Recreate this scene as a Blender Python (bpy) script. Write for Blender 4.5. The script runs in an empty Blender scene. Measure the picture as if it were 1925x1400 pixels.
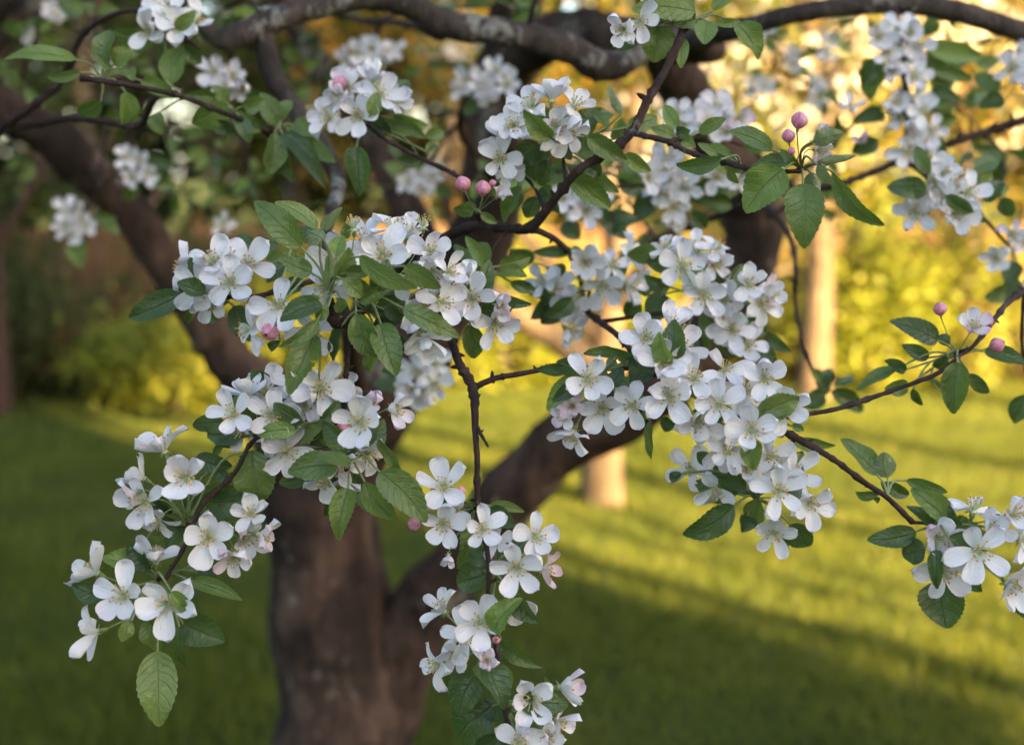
import bpy, math, random
import numpy as np
from mathutils import Vector, Matrix, noise

# ------------------------------------------------------------------ camera, world, sun, exposure
scene = bpy.context.scene
COL = scene.collection
FPX, CX, CY, HORIZON = 2674.0, 962.5, 700.0, 320.0
EYE = Vector((0, 0, 1.6))
PITCH = math.atan((CY - HORIZON) / FPX)
camd = bpy.data.cameras.new('camera')
camd.lens = 50.0
camd.sensor_width = 36.0
camd.clip_start = 0.05
camd.clip_end = 500
camd.dof.use_dof = True
camd.dof.focus_distance = 1.0
camd.dof.aperture_fstop = 4.4
cam = bpy.data.objects.new('camera', camd)
COL.objects.link(cam)
cam.location = EYE
cam.rotation_euler = (math.pi / 2 - PITCH, 0, 0)
scene.camera = cam

SUN_AZ = Vector((0.65, -0.76, 0)).normalized()      # towards the sun, over the right shoulder
SUN_EL = math.radians(20)
SUN_DIR = SUN_AZ * math.cos(SUN_EL) + Vector((0, 0, math.sin(SUN_EL)))
world = bpy.data.worlds.new('World')
scene.world = world
world.use_nodes = True
wn = world.node_tree
bg = wn.nodes['Background']
sky = wn.nodes.new('ShaderNodeTexSky')
sky.sky_type = 'NISHITA'
sky.sun_disc = False
sky.sun_elevation = SUN_EL
sky.sun_rotation = math.atan2(SUN_DIR.x, SUN_DIR.y)
sky.air_density = 1.0
sky.dust_density = 2.0
sky.ozone_density = 1.0
warm = wn.nodes.new('ShaderNodeMix')
warm.data_type = 'RGBA'
warm.blend_type = 'MULTIPLY'
warm.inputs[0].default_value = 1.0
warm.inputs[7].default_value = (1.0, 0.97, 0.945, 1)   # camera white balance set for open shade
wn.links.new(sky.outputs[0], warm.inputs[6])
wn.links.new(warm.outputs[2], bg.inputs[0])
bg.inputs[1].default_value = 0.05
sund = bpy.data.lights.new('sun', 'SUN')
sund.energy = 5.0
sund.angle = math.radians(0.5)
sund.color = (1.0, 0.63, 0.25)
sun = bpy.data.objects.new('sun', sund)
COL.objects.link(sun)
sun.rotation_euler = (-SUN_DIR).to_track_quat('-Z', 'Y').to_euler()
sun.location = (6, -6, 8)

scene.render.engine = 'CYCLES'
scene.view_settings.view_transform = 'Standard'
scene.view_settings.look = 'None'
scene.view_settings.exposure = 3.72
scene.view_settings.gamma = 1.0
scene.cycles.use_denoising = True
scene.cycles.max_bounces = 7
scene.cycles.diffuse_bounces = 4
scene.cycles.transmission_bounces = 5
scene.cycles.sample_clamp_indirect = 6.0
scene.cycles.caustics_reflective = False
scene.cycles.caustics_refractive = False

RIGHT = Vector((1, 0, 0))
FWD = Vector((0, math.cos(PITCH), -math.sin(PITCH)))
UP = Vector((0, math.sin(PITCH), math.cos(PITCH)))


def at(px, py, d):
    return EYE + RIGHT * ((px - CX) / FPX * d) - UP * ((py - CY) / FPX * d) + FWD * d


# ------------------------------------------------------------------ materials
def mat(name):
    m = bpy.data.materials.new(name)
    m.use_nodes = True
    nt = m.node_tree
    nt.nodes.clear()
    return m, nt, nt.nodes, nt.links


def N(nodes, kind, **kw):
    n = nodes.new(kind)
    for k, v in kw.items():
        setattr(n, k, v)
    return n


def math_node(nt, op, a, b=None, c=None, clamp=False):
    n = nt.nodes.new('ShaderNodeMath')
    n.operation = op
    n.use_clamp = clamp
    for i, v in enumerate((a, b, c)):
        if v is None:
            continue
        if isinstance(v, (int, float)):
            n.inputs[i].default_value = v
        else:
            nt.links.new(v, n.inputs[i])
    return n.outputs[0]


def mixc(nt, fac, a, b, blend='MIX'):
    n = nt.nodes.new('ShaderNodeMix')
    n.data_type = 'RGBA'
    n.blend_type = blend
    for i, v in ((0, fac), (6, a), (7, b)):
        if isinstance(v, (int, float)):
            n.inputs[i].default_value = v
        elif isinstance(v, tuple):
            n.inputs[i].default_value = (*v, 1) if len(v) == 3 else v
        else:
            nt.links.new(v, n.inputs[i])
    return n.outputs[2]


def noise_tex(nt, vec, scale, detail=3, rough=0.5):
    n = nt.nodes.new('ShaderNodeTexNoise')
    n.inputs['Scale'].default_value = scale
    n.inputs['Detail'].default_value = detail
    n.inputs['Roughness'].default_value = rough
    if vec is not None:
        nt.links.new(vec, n.inputs['Vector'])
    return n.outputs[0]


def ramp(nt, fac, stops):
    n = nt.nodes.new('ShaderNodeValToRGB')
    e = n.color_ramp.elements
    while len(e) < len(stops):
        e.new(0.5)
    for i, (p, c) in enumerate(stops):
        e[i].position = p
        e[i].color = (*c, 1) if len(c) == 3 else c
    nt.links.new(fac, n.inputs[0])
    return n.outputs[0]


def bump(nt, h, strength, dist=0.01):
    n = nt.nodes.new('ShaderNodeBump')
    n.inputs['Strength'].default_value = strength
    n.inputs['Distance'].default_value = dist
    nt.links.new(h, n.inputs['Height'])
    return n.outputs[0]


def thin_shader(nt, colour, trans_colour, fac, rough, normal=None, spec=0.3):
    """a thin sheet: principled front mixed with light coming through it"""
    p = nt.nodes.new('ShaderNodeBsdfPrincipled')
    p.inputs['Roughness'].default_value = rough
    p.inputs['Specular IOR Level'].default_value = spec
    t = nt.nodes.new('ShaderNodeBsdfTranslucent')
    mx = nt.nodes.new('ShaderNodeMixShader')
    mx.inputs[0].default_value = fac
    out = nt.nodes.new('ShaderNodeOutputMaterial')
    for src, dst in ((colour, p.inputs['Base Color']), (trans_colour, t.inputs['Color'])):
        if isinstance(src, tuple):
            dst.default_value = (*src, 1)
        else:
            nt.links.new(src, dst)
    if normal is not None:
        nt.links.new(normal, p.inputs['Normal'])
        nt.links.new(normal, t.inputs['Normal'])
    nt.links.new(p.outputs[0], mx.inputs[1])
    nt.links.new(t.outputs[0], mx.inputs[2])
    nt.links.new(mx.outputs[0], out.inputs[0])


def leaf_material(name, deep, bright, rib):
    m, nt, nodes, links = mat(name)
    uv = N(nodes, 'ShaderNodeUVMap')
    sep = N(nodes, 'ShaderNodeSeparateXYZ')
    links.new(uv.outputs[0], sep.inputs[0])
    u = math_node(nt, 'ABSOLUTE', math_node(nt, 'MULTIPLY_ADD', sep.outputs[0], 2.0, -1.0))
    v = sep.outputs[1]
    mid = math_node(nt, 'SUBTRACT', 1.0, math_node(nt, 'DIVIDE', u, 0.075), clamp=True)
    lat = math_node(nt, 'FRACT', math_node(nt, 'ADD', math_node(nt, 'MULTIPLY', math_node(nt, 'SUBTRACT', v, math_node(nt, 'MULTIPLY', u, 0.26)), 7.0), math_node(nt, 'MULTIPLY', noise_tex(nt, N(nodes, 'ShaderNodeTexCoord').outputs['Object'], 60, 2), 1.4)))
    lat = math_node(nt, 'ABSOLUTE', math_node(nt, 'SUBTRACT', lat, 0.5))
    latm = math_node(nt, 'SUBTRACT', 1.0, math_node(nt, 'DIVIDE', lat, 0.10), clamp=True)
    veins = math_node(nt, 'MAXIMUM', mid, math_node(nt, 'MULTIPLY', latm, 0.28))
    geo = N(nodes, 'ShaderNodeNewGeometry')
    oi = N(nodes, 'ShaderNodeObjectInfo')
    tc = N(nodes, 'ShaderNodeTexCoord')
    n1 = noise_tex(nt, tc.outputs['Object'], 55, 3)
    rnd = math_node(nt, 'ADD', math_node(nt, 'MULTIPLY_ADD', oi.outputs['Random'], 0.95, -0.2), math_node(nt, 'MULTIPLY', n1, 0.55), clamp=True)
    c = mixc(nt, rnd, deep, bright)
    c = mixc(nt, math_node(nt, 'MULTIPLY', veins, 0.6), c, rib)
    # a few brown specks and the paler, downy underside
    n2 = noise_tex(nt, tc.outputs['Object'], 190, 2)
    spot = math_node(nt, 'MULTIPLY', math_node(nt, 'SUBTRACT', n2, 0.74, clamp=True), 7.0, clamp=True)
    c = mixc(nt, spot, c, (0.17, 0.10, 0.04))
    under = mixc(nt, 0.5, c, (0.20, 0.24, 0.15))
    c = mixc(nt, geo.outputs['Backfacing'], c, under)
    tcol = mixc(nt, 0.55, c, (0.22, 0.36, 0.03))
    h = math_node(nt, 'ADD', math_node(nt, 'MULTIPLY', veins, -1.0), math_node(nt, 'MULTIPLY', noise_tex(nt, tc.outputs['Object'], 240, 3), 0.9))
    thin_shader(nt, c, tcol, 0.26, 0.36, bump(nt, h, 0.7, 0.0018), 0.55)
    return m


def petal_material(name, base, edge, edge_amt):
    m, nt, nodes, links = mat(name)
    uv = N(nodes, 'ShaderNodeUVMap')
    sep = N(nodes, 'ShaderNodeSeparateXYZ')
    links.new(uv.outputs[0], sep.inputs[0])
    u = math_node(nt, 'ABSOLUTE', math_node(nt, 'MULTIPLY_ADD', sep.outputs[0], 2.0, -1.0))
    v = sep.outputs[1]
    oi = N(nodes, 'ShaderNodeObjectInfo')
    tc = N(nodes, 'ShaderNodeTexCoord')
    mp = N(nodes, 'ShaderNodeMapping')
    mp.inputs['Scale'].default_value = (16, 2.0, 1)
    links.new(uv.outputs[0], mp.inputs[0])
    n1 = noise_tex(nt, mp.outputs[0], 1.0, 3)
    e = math_node(nt, 'MULTIPLY', math_node(nt, 'POWER', math_node(nt, 'MAXIMUM', u, v), 2.5), math_node(nt, 'MULTIPLY', n1, 2.0), clamp=True)
    e = math_node(nt, 'MULTIPLY', e, math_node(nt, 'MULTIPLY', oi.outputs['Random'], edge_amt), clamp=True)
    c = mixc(nt, e, base, edge)
    cl = math_node(nt, 'SUBTRACT', 1.0, math_node(nt, 'MULTIPLY', v, 3.2), clamp=True)
    c = mixc(nt, math_node(nt, 'MULTIPLY', cl, 0.5), c, (0.70, 0.74, 0.50))
    n2 = noise_tex(nt, tc.outputs['Object'], 5.5, 2)
    spot = math_node(nt, 'MULTIPLY', math_node(nt, 'SUBTRACT', n2, 0.775, clamp=True), 16.0, clamp=True)
    c = mixc(nt, math_node(nt, 'MULTIPLY', spot, 0.6), c, (0.45, 0.30, 0.16))
    h = math_node(nt, 'ADD', n1, math_node(nt, 'MULTIPLY', noise_tex(nt, tc.outputs['Object'], 9, 3), 0.5))
    thin_shader(nt, c, c, 0.24, 0.5, bump(nt, h, 0.5, 0.002), 0.3)
    return m


def simple_mat(name, c0, c1, scale, rough=0.7, bump_s=0.3, bump_d=0.01, trans=None, tfac=0.4, stretch=None, detail=4):
    m, nt, nodes, links = mat(name)
    tc = N(nodes, 'ShaderNodeTexCoord')
    vec = tc.outputs['Object']
    if stretch:
        mp = N(nodes, 'ShaderNodeMapping')
        mp.inputs['Scale'].default_value = stretch
        links.new(vec, mp.inputs[0])
        vec = mp.outputs[0]
    n1 = noise_tex(nt, vec, scale, detail, 0.6)
    c = ramp(nt, n1, [(0.3, c0), (0.7, c1)])
    oi = N(nodes, 'ShaderNodeObjectInfo')
    c = mixc(nt, math_node(nt, 'MULTIPLY', oi.outputs['Random'], 0.25), c, (0.02, 0.015, 0.01)) if trans is None else c
    b = bump(nt, n1, bump_s, bump_d)
    if trans is not None:
        thin_shader(nt, c, trans, tfac, rough, None)
    else:
        p = N(nodes, 'ShaderNodeBsdfPrincipled')
        p.inputs['Roughness'].default_value = rough
        p.inputs['Specular IOR Level'].default_value = 0.25
        links.new(c, p.inputs['Base Color'])
        links.new(b, p.inputs['Normal'])
        o = N(nodes, 'ShaderNodeOutputMaterial')
        links.new(p.outputs[0], o.inputs[0])
    return m


def bark_material(name, dark, mid, lichen, scale, lichen_amt):
    m, nt, nodes, links = mat(name)
    tc = N(nodes, 'ShaderNodeTexCoord')
    mp = N(nodes, 'ShaderNodeMapping')
    mp.inputs['Scale'].default_value = (1, 1, 0.35)
    links.new(tc.outputs['Object'], mp.inputs[0])
    n1 = noise_tex(nt, mp.outputs[0], scale, 6, 0.65)
    n2 = noise_tex(nt, tc.outputs['Object'], scale * 0.45, 4, 0.6)
    n3 = noise_tex(nt, mp.outputs[0], scale * 4, 4, 0.7)
    c = ramp(nt, n1, [(0.40, dark), (0.70, mid)])
    c = mixc(nt, math_node(nt, 'MULTIPLY', n3, 0.35), c, (mid[0] * 1.5, mid[1] * 1.25, mid[2] * 1.1))
    n4 = noise_tex(nt, tc.outputs['Object'], scale * 0.6, 3, 0.55)      # broad weathered plates
    c = mixc(nt, ramp(nt, n4, [(0.40, (0.75, 0.75, 0.75)), (0.62, (0, 0, 0))]), c, (dark[0] * 0.8, dark[1] * 0.8, dark[2] * 0.8))
    lm = math_node(nt, 'MULTIPLY', math_node(nt, 'SUBTRACT', math_node(nt, 'MULTIPLY', n2, math_node(nt, 'ADD', n3, 0.5)), 1.0 - lichen_amt, clamp=True), 9.0, clamp=True)
    c = mixc(nt, math_node(nt, 'MULTIPLY', lm, 0.8), c, lichen)
    p = N(nodes, 'ShaderNodeBsdfPrincipled')
    p.inputs['Roughness'].default_value = 0.85
    p.inputs['Specular IOR Level'].default_value = 0.2
    links.new(c, p.inputs['Base Color'])
    h = math_node(nt, 'ADD', n1, math_node(nt, 'MULTIPLY', n3, 0.4))
    links.new(bump(nt, h, 0.9, 0.012 if scale < 40 else 0.002), p.inputs['Normal'])
    o = N(nodes, 'ShaderNodeOutputMaterial')
    links.new(p.outputs[0], o.inputs[0])
    return m


M = {}
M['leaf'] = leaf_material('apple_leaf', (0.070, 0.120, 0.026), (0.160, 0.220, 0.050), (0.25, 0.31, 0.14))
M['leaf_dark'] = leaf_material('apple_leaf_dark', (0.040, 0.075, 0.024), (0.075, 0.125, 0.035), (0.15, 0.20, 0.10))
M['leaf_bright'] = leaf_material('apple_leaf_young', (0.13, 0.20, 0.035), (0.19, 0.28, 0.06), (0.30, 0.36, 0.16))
M['petal'] = petal_material('petal_white', (0.86, 0.85, 0.86), (0.82, 0.62, 0.74), 0.28)
M['petal_pink'] = petal_material('petal_pink', (0.85, 0.81, 0.83), (0.78, 0.44, 0.60), 0.9)
M['bud'] = simple_mat('bud_pink', (0.60, 0.10, 0.20), (0.82, 0.50, 0.58), 3.0, 0.5, 0.2, 0.002, (0.7, 0.2, 0.3), 0.2, (1, 1, 0.2))
M['stamen'] = simple_mat('stamen_filament', (0.62, 0.66, 0.36), (0.78, 0.78, 0.55), 3, 0.6, 0, 0.01, (0.7, 0.7, 0.4), 0.3)
M['anther'] = simple_mat('anther', (0.50, 0.26, 0.06), (0.74, 0.54, 0.16), 9, 0.7, 0.2, 0.01, (0.5, 0.4, 0.1), 0.1)
M['calyx'] = simple_mat('calyx', (0.20, 0.26, 0.09), (0.30, 0.36, 0.15), 200, 0.6, 0.2, 0.001, (0.3, 0.4, 0.1), 0.15)
M['stalk'] = simple_mat('stalk', (0.19, 0.24, 0.09), (0.30, 0.33, 0.16), 120, 0.6, 0.2, 0.001, (0.3, 0.35, 0.1), 0.15)
M['twig'] = bark_material('twig_bark', (0.028, 0.018, 0.016), (0.075, 0.046, 0.040), (0.20, 0.18, 0.16), 90, 0.32)
M['branch'] = bark_material('branch_bark', (0.030, 0.025, 0.022), (0.110, 0.088, 0.074), (0.28, 0.27, 0.24), 30, 0.45)
M['trunk'] = bark_material('trunk_bark', (0.014, 0.010, 0.008), (0.128, 0.082, 0.060), (0.28, 0.26, 0.21), 15, 0.40)
M['pale_bark'] = bark_material('pale_bark', (0.075, 0.062, 0.048), (0.145, 0.118, 0.092), (0.19, 0.175, 0.15), 15, 0.35)

# ------------------------------------------------------------------ mesh helpers


class Geo:
    """collects vertices and faces, with material slots and an optional uv per vertex"""

    def __init__(self):
        self.v, self.f, self.mi, self.uv = [], [], [], []

    def add(self, verts, faces, mi=0, uv=None):
        o = len(self.v)
        self.v += [tuple(p) for p in verts]
        self.f += [tuple(i + o for i in q) for q in faces]
        self.mi += [mi] * len(faces)
        self.uv += list(uv) if uv is not None else [(0.5, 0.5)] * len(verts)

    def merge(self, other, mtx=None, slot=None):
        vs = [tuple(mtx @ Vector(p)) for p in other.v] if mtx else other.v
        o = len(self.v)
        self.v += vs
        self.f += [tuple(i + o for i in q) for q in other.f]
        self.mi += other.mi if slot is None else [slot] * len(other.f)
        self.uv += other.uv

    def mesh(self, name, mats, smooth=True):
        me = bpy.data.meshes.new(name)
        me.from_pydata(self.v, [], self.f)
        for m in mats:
            me.materials.append(m)
        if len(mats) > 1:
            me.polygons.foreach_set('material_index', self.mi)
        if smooth:
            me.polygons.foreach_set('use_smooth', [True] * len(self.f))
        ul = me.uv_layers.new(name='UVMap')
        li = np.empty(len(me.loops), dtype=np.int32)
        me.loops.foreach_get('vertex_index', li)
        ul.data.foreach_set('uv', np.asarray(self.uv, dtype=np.float32)[li].ravel())
        me.update()
        return me


def obj(name, me, parent=None, mtx=None, **props):
    o = bpy.data.objects.new(name, me)
    COL.objects.link(o)
    if parent is not None:
        o.parent = parent
    if mtx is not None:
        o.matrix_basis = mtx
    for k, v in props.items():
        o[k] = v
    return o


def empty(name, loc, label, category, group=None):
    o = bpy.data.objects.new(name, None)
    COL.objects.link(o)
    o.location = loc
    o['label'] = label
    o['category'] = category
    if group:
        o['group'] = group
    return o


def catmull(pts, rads, sub):
    """smooth polyline through points with radii"""
    P = [Vector(p) for p in pts]
    if len(P) == 2:
        return [P[0].lerp(P[1], i / sub) for i in range(sub + 1)], [rads[0] + (rads[1] - rads[0]) * i / sub for i in range(sub + 1)]
    E = [P[0] * 2 - P[1]] + P + [P[-1] * 2 - P[-2]]
    out, ro = [], []
    for i in range(1, len(E) - 2):
        a, b, c, d = E[i - 1], E[i], E[i + 1], E[i + 2]
        for k in range(sub):
            t = k / sub
            out.append(0.5 * (2 * b + (c - a) * t + (2 * a - 5 * b + 4 * c - d) * t * t + (3 * b - a - 3 * c + d) * t ** 3))
            ro.append(rads[i - 1] + (rads[i] - rads[i - 1]) * t)
    out.append(P[-1])
    ro.append(rads[-1])
    return out, ro


def tube(geo, pts, rads, sides=8, mi=0, lump=0.0, seed=0, cap=True):
    n = len(pts)
    ref = Vector((0.3, 0.2, 1.0)).normalized()
    rings = []
    prev = None
    for i in range(n):
        t = (pts[min(i + 1, n - 1)] - pts[max(i - 1, 0)])
        t = t.normalized() if t.length > 1e-9 else Vector((0, 0, 1))
        if prev is None:
            x = t.cross(ref)
            if x.length < 1e-3:
                x = t.cross(Vector((1, 0, 0)))
        else:
            x = prev - t * prev.dot(t)
        x.normalize()
        y = t.cross(x)
        prev = x
        ring = []
        for k in range(sides):
            a = 2 * math.pi * k / sides
            r = rads[i]
            d = x * math.cos(a) + y * math.sin(a)
            if lump:
                q = pts[i] + d * r
                sd = Vector((seed * 3.1, 0, 0))
                k_ = 1 + lump * noise.noise(q * (0.5 / max(r, 1e-4)) + sd)
                if sides >= 20:                       # ridges and plates of old bark
                    k_ += 0.07 * noise.noise(Vector((q.x * 26, q.y * 26, q.z * 9)) + sd) + 0.035 * noise.noise(q * 70 + sd)
                r *= k_
            ring.append(pts[i] + d * r)
        rings.append(ring)
    vs = [p for r in rings for p in r]
    fs = []
    for i in range(n - 1):
        for k in range(sides):
            k2 = (k + 1) % sides
            fs.append((i * sides + k, i * sides + k2, (i + 1) * sides + k2, (i + 1) * sides + k))
    if cap:
        fs.append(tuple(range(sides))[::-1])
        fs.append(tuple((n - 1) * sides + k for k in range(sides)))
    geo.add(vs, fs, mi)


rng = random.Random(11)

# ------------------------------------------------------------------ the ground
gm, nt, nodes, links = mat('lawn_soil_and_grass')
tc = N(nodes, 'ShaderNodeTexCoord')
n1 = noise_tex(nt, tc.outputs['Object'], 3.0, 5, 0.6)
n2 = noise_tex(nt, tc.outputs['Object'], 60, 3, 0.6)
c = mixc(nt, n1, (0.022, 0.042, 0.009), (0.050, 0.072, 0.016))
c = mixc(nt, math_node(nt, 'MULTIPLY', n2, 0.5), c, (0.075, 0.08, 0.025))
p = N(nodes, 'ShaderNodeBsdfPrincipled')
p.inputs['Roughness'].default_value = 0.95
p.inputs['Specular IOR Level'].default_value = 0.1
links.new(c, p.inputs['Base Color'])
links.new(bump(nt, n2, 0.8, 0.03), p.inputs['Normal'])
o = N(nodes, 'ShaderNodeOutputMaterial')
links.new(p.outputs[0], o.inputs[0])


def ground_z(x, y):
    return 0.025 * math.sin(x * 0.9 + 0.4) * math.cos(y * 0.7) + 0.012 * math.sin(x * 2.3 - y * 1.7)


g = Geo()
xs = [-150, -60, -30] + [i * 0.5 for i in range(-30, 31)] + [30, 60, 150]
ys = [-60, -30, -20] + [i * 0.5 for i in range(-20, 45)] + [40, 80, 250]
for y in ys:
    for x in xs:
        z = ground_z(x, y) if abs(x) <= 15 and -10 <= y <= 22 else 0
        g.v.append((x, y, z))
        g.uv.append((0, 0))
nx = len(xs)
for j in range(len(ys) - 1):
    for i in range(nx - 1):
        g.f.append((j * nx + i, j * nx + i + 1, (j + 1) * nx + i + 1, (j + 1) * nx + i))
        g.mi.append(0)
lawn = obj('lawn', g.mesh('lawn', [gm]), kind='structure')


def big_mesh(name, verts, tris, mats, smooth=False, mi=None):
    """numpy arrays to a mesh of triangles"""
    me = bpy.data.meshes.new(name)
    nv, nf = len(verts), len(tris)
    me.vertices.add(nv)
    me.vertices.foreach_set('co', np.ascontiguousarray(verts, dtype=np.float32).ravel())
    me.loops.add(nf * 3)
    me.loops.foreach_set('vertex_index', np.ascontiguousarray(tris, dtype=np.int32).ravel())
    me.polygons.add(nf)
    me.polygons.foreach_set('loop_start', np.arange(0, nf * 3, 3, dtype=np.int32))
    me.polygons.foreach_set('loop_total', np.full(nf, 3, dtype=np.int32))
    for m in mats:
        me.materials.append(m)
    if mi is not None:
        me.polygons.foreach_set('material_index', mi.astype(np.int32))
    if smooth:
        me.polygons.foreach_set('use_smooth', np.ones(nf, dtype=bool))
    me.update(calc_edges=True)
    me.validate()
    return me


nr = np.random.default_rng(5)


def island_material(name, stops, trans, tfac, rough=0.5, noise_scale=1.2):
    """colour varies leaf by leaf (each loose face group) and clump by clump"""
    m, nt, nodes, links = mat(name)
    geo = N(nodes, 'ShaderNodeNewGeometry')
    tc = N(nodes, 'ShaderNodeTexCoord')
    n1 = noise_tex(nt, tc.outputs['Object'], noise_scale, 2)
    f = math_node(nt, 'ADD', math_node(nt, 'MULTIPLY', geo.outputs['Random Per Island'], 0.65), math_node(nt, 'MULTIPLY_ADD', n1, 0.9, -0.28), clamp=True)
    c = ramp(nt, f, stops)
    t = mixc(nt, 0.6, c, trans)
    thin_shader(nt, c, t, tfac, rough, None, 0.35)
    return m


M['grass'] = island_material('grass_blades', [(0.0, (0.022, 0.046, 0.009)), (0.6, (0.086, 0.125, 0.019)), (1.0, (0.20, 0.21, 0.036))], (0.30, 0.31, 0.02), 0.46, 0.6, 2.0)
nb = 260000
gy = 3.2 + 8.3 * nr.random(nb) ** 1.15
gx = (nr.random(nb) * 2 - 1) * (0.42 * gy + 0.9) + 0.1
gz = 0.025 * np.sin(gx * 0.9 + 0.4) * np.cos(gy * 0.7) + 0.012 * np.sin(gx * 2.3 - gy * 1.7)
patch = 0.5 + 0.5 * np.sin(gx * 2.1 + 1.3 * np.sin(gy * 1.7)) * np.sin(gy * 2.6 + np.sin(gx * 3.1))
h = (0.026 + 0.05 * nr.random(nb)) * (0.5 + 0.9 * patch)
ang = nr.random(nb) * 2 * np.pi
lean = nr.normal(0, 0.45, (nb, 2)) * h[:, None]
w = 0.0028 + 0.0022 * nr.random(nb)
base = np.stack([gx, gy, gz - 0.006], 1)
side = np.stack([np.cos(ang), np.sin(ang), np.zeros(nb)], 1) * w[:, None]
tip = base + np.stack([lean[:, 0], lean[:, 1], h], 1)
gv = np.stack([base - side, base + side, tip], 1).reshape(-1, 3)
obj('grass', big_mesh('grass', gv, np.arange(nb * 3).reshape(-1, 3), [M['grass']]), kind='stuff',
    label='short lawn grass between the trees and the fence', category='grass')


def leaf_cards(centres, normals_bias, size, spread=0.9):
    """rhombic folded leaves: 4 vertices, 2 triangles each"""
    n = len(centres)
    d = nr.normal(0, 1, (n, 3))
    d[:, 2] = d[:, 2] * 0.6 - 0.25
    d /= np.linalg.norm(d, axis=1)[:, None]
    q = nr.normal(0, 1, (n, 3)) * spread + normals_bias
    s = np.cross(d, q)
    s /= np.linalg.norm(s, axis=1)[:, None] + 1e-9
    nn = np.cross(s, d)
    L = size * (0.6 + 0.8 * nr.random(n))[:, None]
    b = centres - d * L * 0.5
    t = centres + d * L * 0.5
    l = centres + s * L * 0.29 + nn * L * 0.09 - d * L * 0.06
    r = centres - s * L * 0.29 + nn * L * 0.09 - d * L * 0.06
    v = np.stack([b, r, t, l], 1).reshape(-1, 3)
    k = np.arange(n)[:, None] * 4
    tri = np.concatenate([k + np.array([[0, 1, 2]]), k + np.array([[0, 2, 3]])], 1).reshape(-1, 3)
    return v, tri


def flower_discs(centres, size):
    """small five-petalled stars, one island each"""
    n = len(centres)
    ax = nr.normal(0, 1, (n, 3)) + np.array([0.25, -0.6, 0.3])
    ax /= np.linalg.norm(ax, axis=1)[:, None]
    u = np.cross(ax, nr.normal(0, 1, (n, 3)))
    u /= np.linalg.norm(u, axis=1)[:, None]
    w_ = np.cross(ax, u)
    R = size * (0.8 + 0.4 * nr.random(n))
    vs = [centres]
    for k in range(10):
        a = k * math.pi / 5
        rr = R * (1.0 if k % 2 == 0 else 0.62)
        vs.append(centres + (u * math.cos(a) + w_ * math.sin(a)) * rr[:, None] + ax * (rr * 0.3)[:, None])
    v = np.stack(vs, 1).reshape(-1, 3)
    k = np.arange(n)[:, None] * 11
    tri = np.concatenate([k + np.array([[0, 1 + j, 1 + (j + 1) % 10]]) for j in range(10)], 1).reshape(-1, 3)
    return v, tri


def clump_points(centre, radii, clumps, per, sig, lo=0.35):
    """leaf positions gathered in uneven clumps through an ellipsoid"""
    out = []
    for _ in range(clumps):
        d = nr.normal(0, 1, 3)
        d /= np.linalg.norm(d)
        c = np.array(centre) + d * np.array(radii) * (lo + (1 - lo) * nr.random() ** 0.5)
        out.append(c + nr.normal(0, 1, (int(per * (0.5 + nr.random())), 3)) * sig * (0.6 + 0.8 * nr.random()))
    return np.concatenate(out)


# ------------------------------------------------------------------ background: fence, bushes, other trees
M['plank'] = simple_mat('weathered_plank', (0.10, 0.060, 0.034), (0.19, 0.115, 0.065), 7, 0.85, 0.5, 0.004, None, 0, (3, 3, 0.25))
FY = 10.9
fence = empty('board_fence', (0, FY, 0), 'weathered brown board fence behind the bushes at the far end of the lawn', 'fence')
pv = [(-0.06, -0.009, 0), (0.06, -0.009, 0), (0.06, 0.009, 0), (-0.06, 0.009, 0)]


def plank_mesh(name, h_, dog):
    g_ = Geo()
    top = [(-0.06, h_ - dog), (-0.06 + dog, h_), (0.06 - dog, h_), (0.06, h_ - dog)]
    prof = [(-0.06, -0.03), (0.06, -0.03)] + top[::-1]
    n_ = len(prof)
    g_.add([(x, -0.009, z) for x, z in prof] + [(x, 0.009, z) for x, z in prof],
           [tuple(range(n_)), tuple(range(2 * n_ - 1, n_ - 1, -1))] + [(i, i + n_, (i + 1) % n_ + n_, (i + 1) % n_) for i in range(n_)])
    return g_.mesh(name, [M['plank']], False)


pm = [plank_mesh('plank', 1.16 + 0.02 * k, 0.025) for k in range(3)]
x = -5.6
while x < 6.4:
    o = obj('plank', rng.choice(pm), fence, Matrix.Translation((x, rng.uniform(-0.004, 0.004), 0)) @ Matrix.Rotation(rng.uniform(-0.008, 0.008), 4, 'Y'))
    x += 0.128 + rng.uniform(0.004, 0.02)


def box_geo(g_, x0, x1, y0, y1, z0, z1, mi=0):
    v = [(x, y, z) for z in (z0, z1) for y in (y0, y1) for x in (x0, x1)]
    g_.add(v, [(0, 2, 3, 1), (4, 5, 7, 6), (0, 1, 5, 4), (2, 6, 7, 3), (0, 4, 6, 2), (1, 3, 7, 5)], mi)


for z in (0.25, 0.9):
    g = Geo()
    box_geo(g, -5.7, 6.5, 0.0145, 0.055, z, z + 0.09)
    obj('rail', g.mesh('rail', [M['plank']], False), fence)
for i in range(6):
    g = Geo()
    box_geo(g, -0.045, 0.045, 0.057, 0.147, -0.1, 1.38)
    obj('post', g.mesh('post', [M['plank']], False), fence, Matrix.Translation((-5.4 + i * 2.35, 0, 0)))

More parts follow.
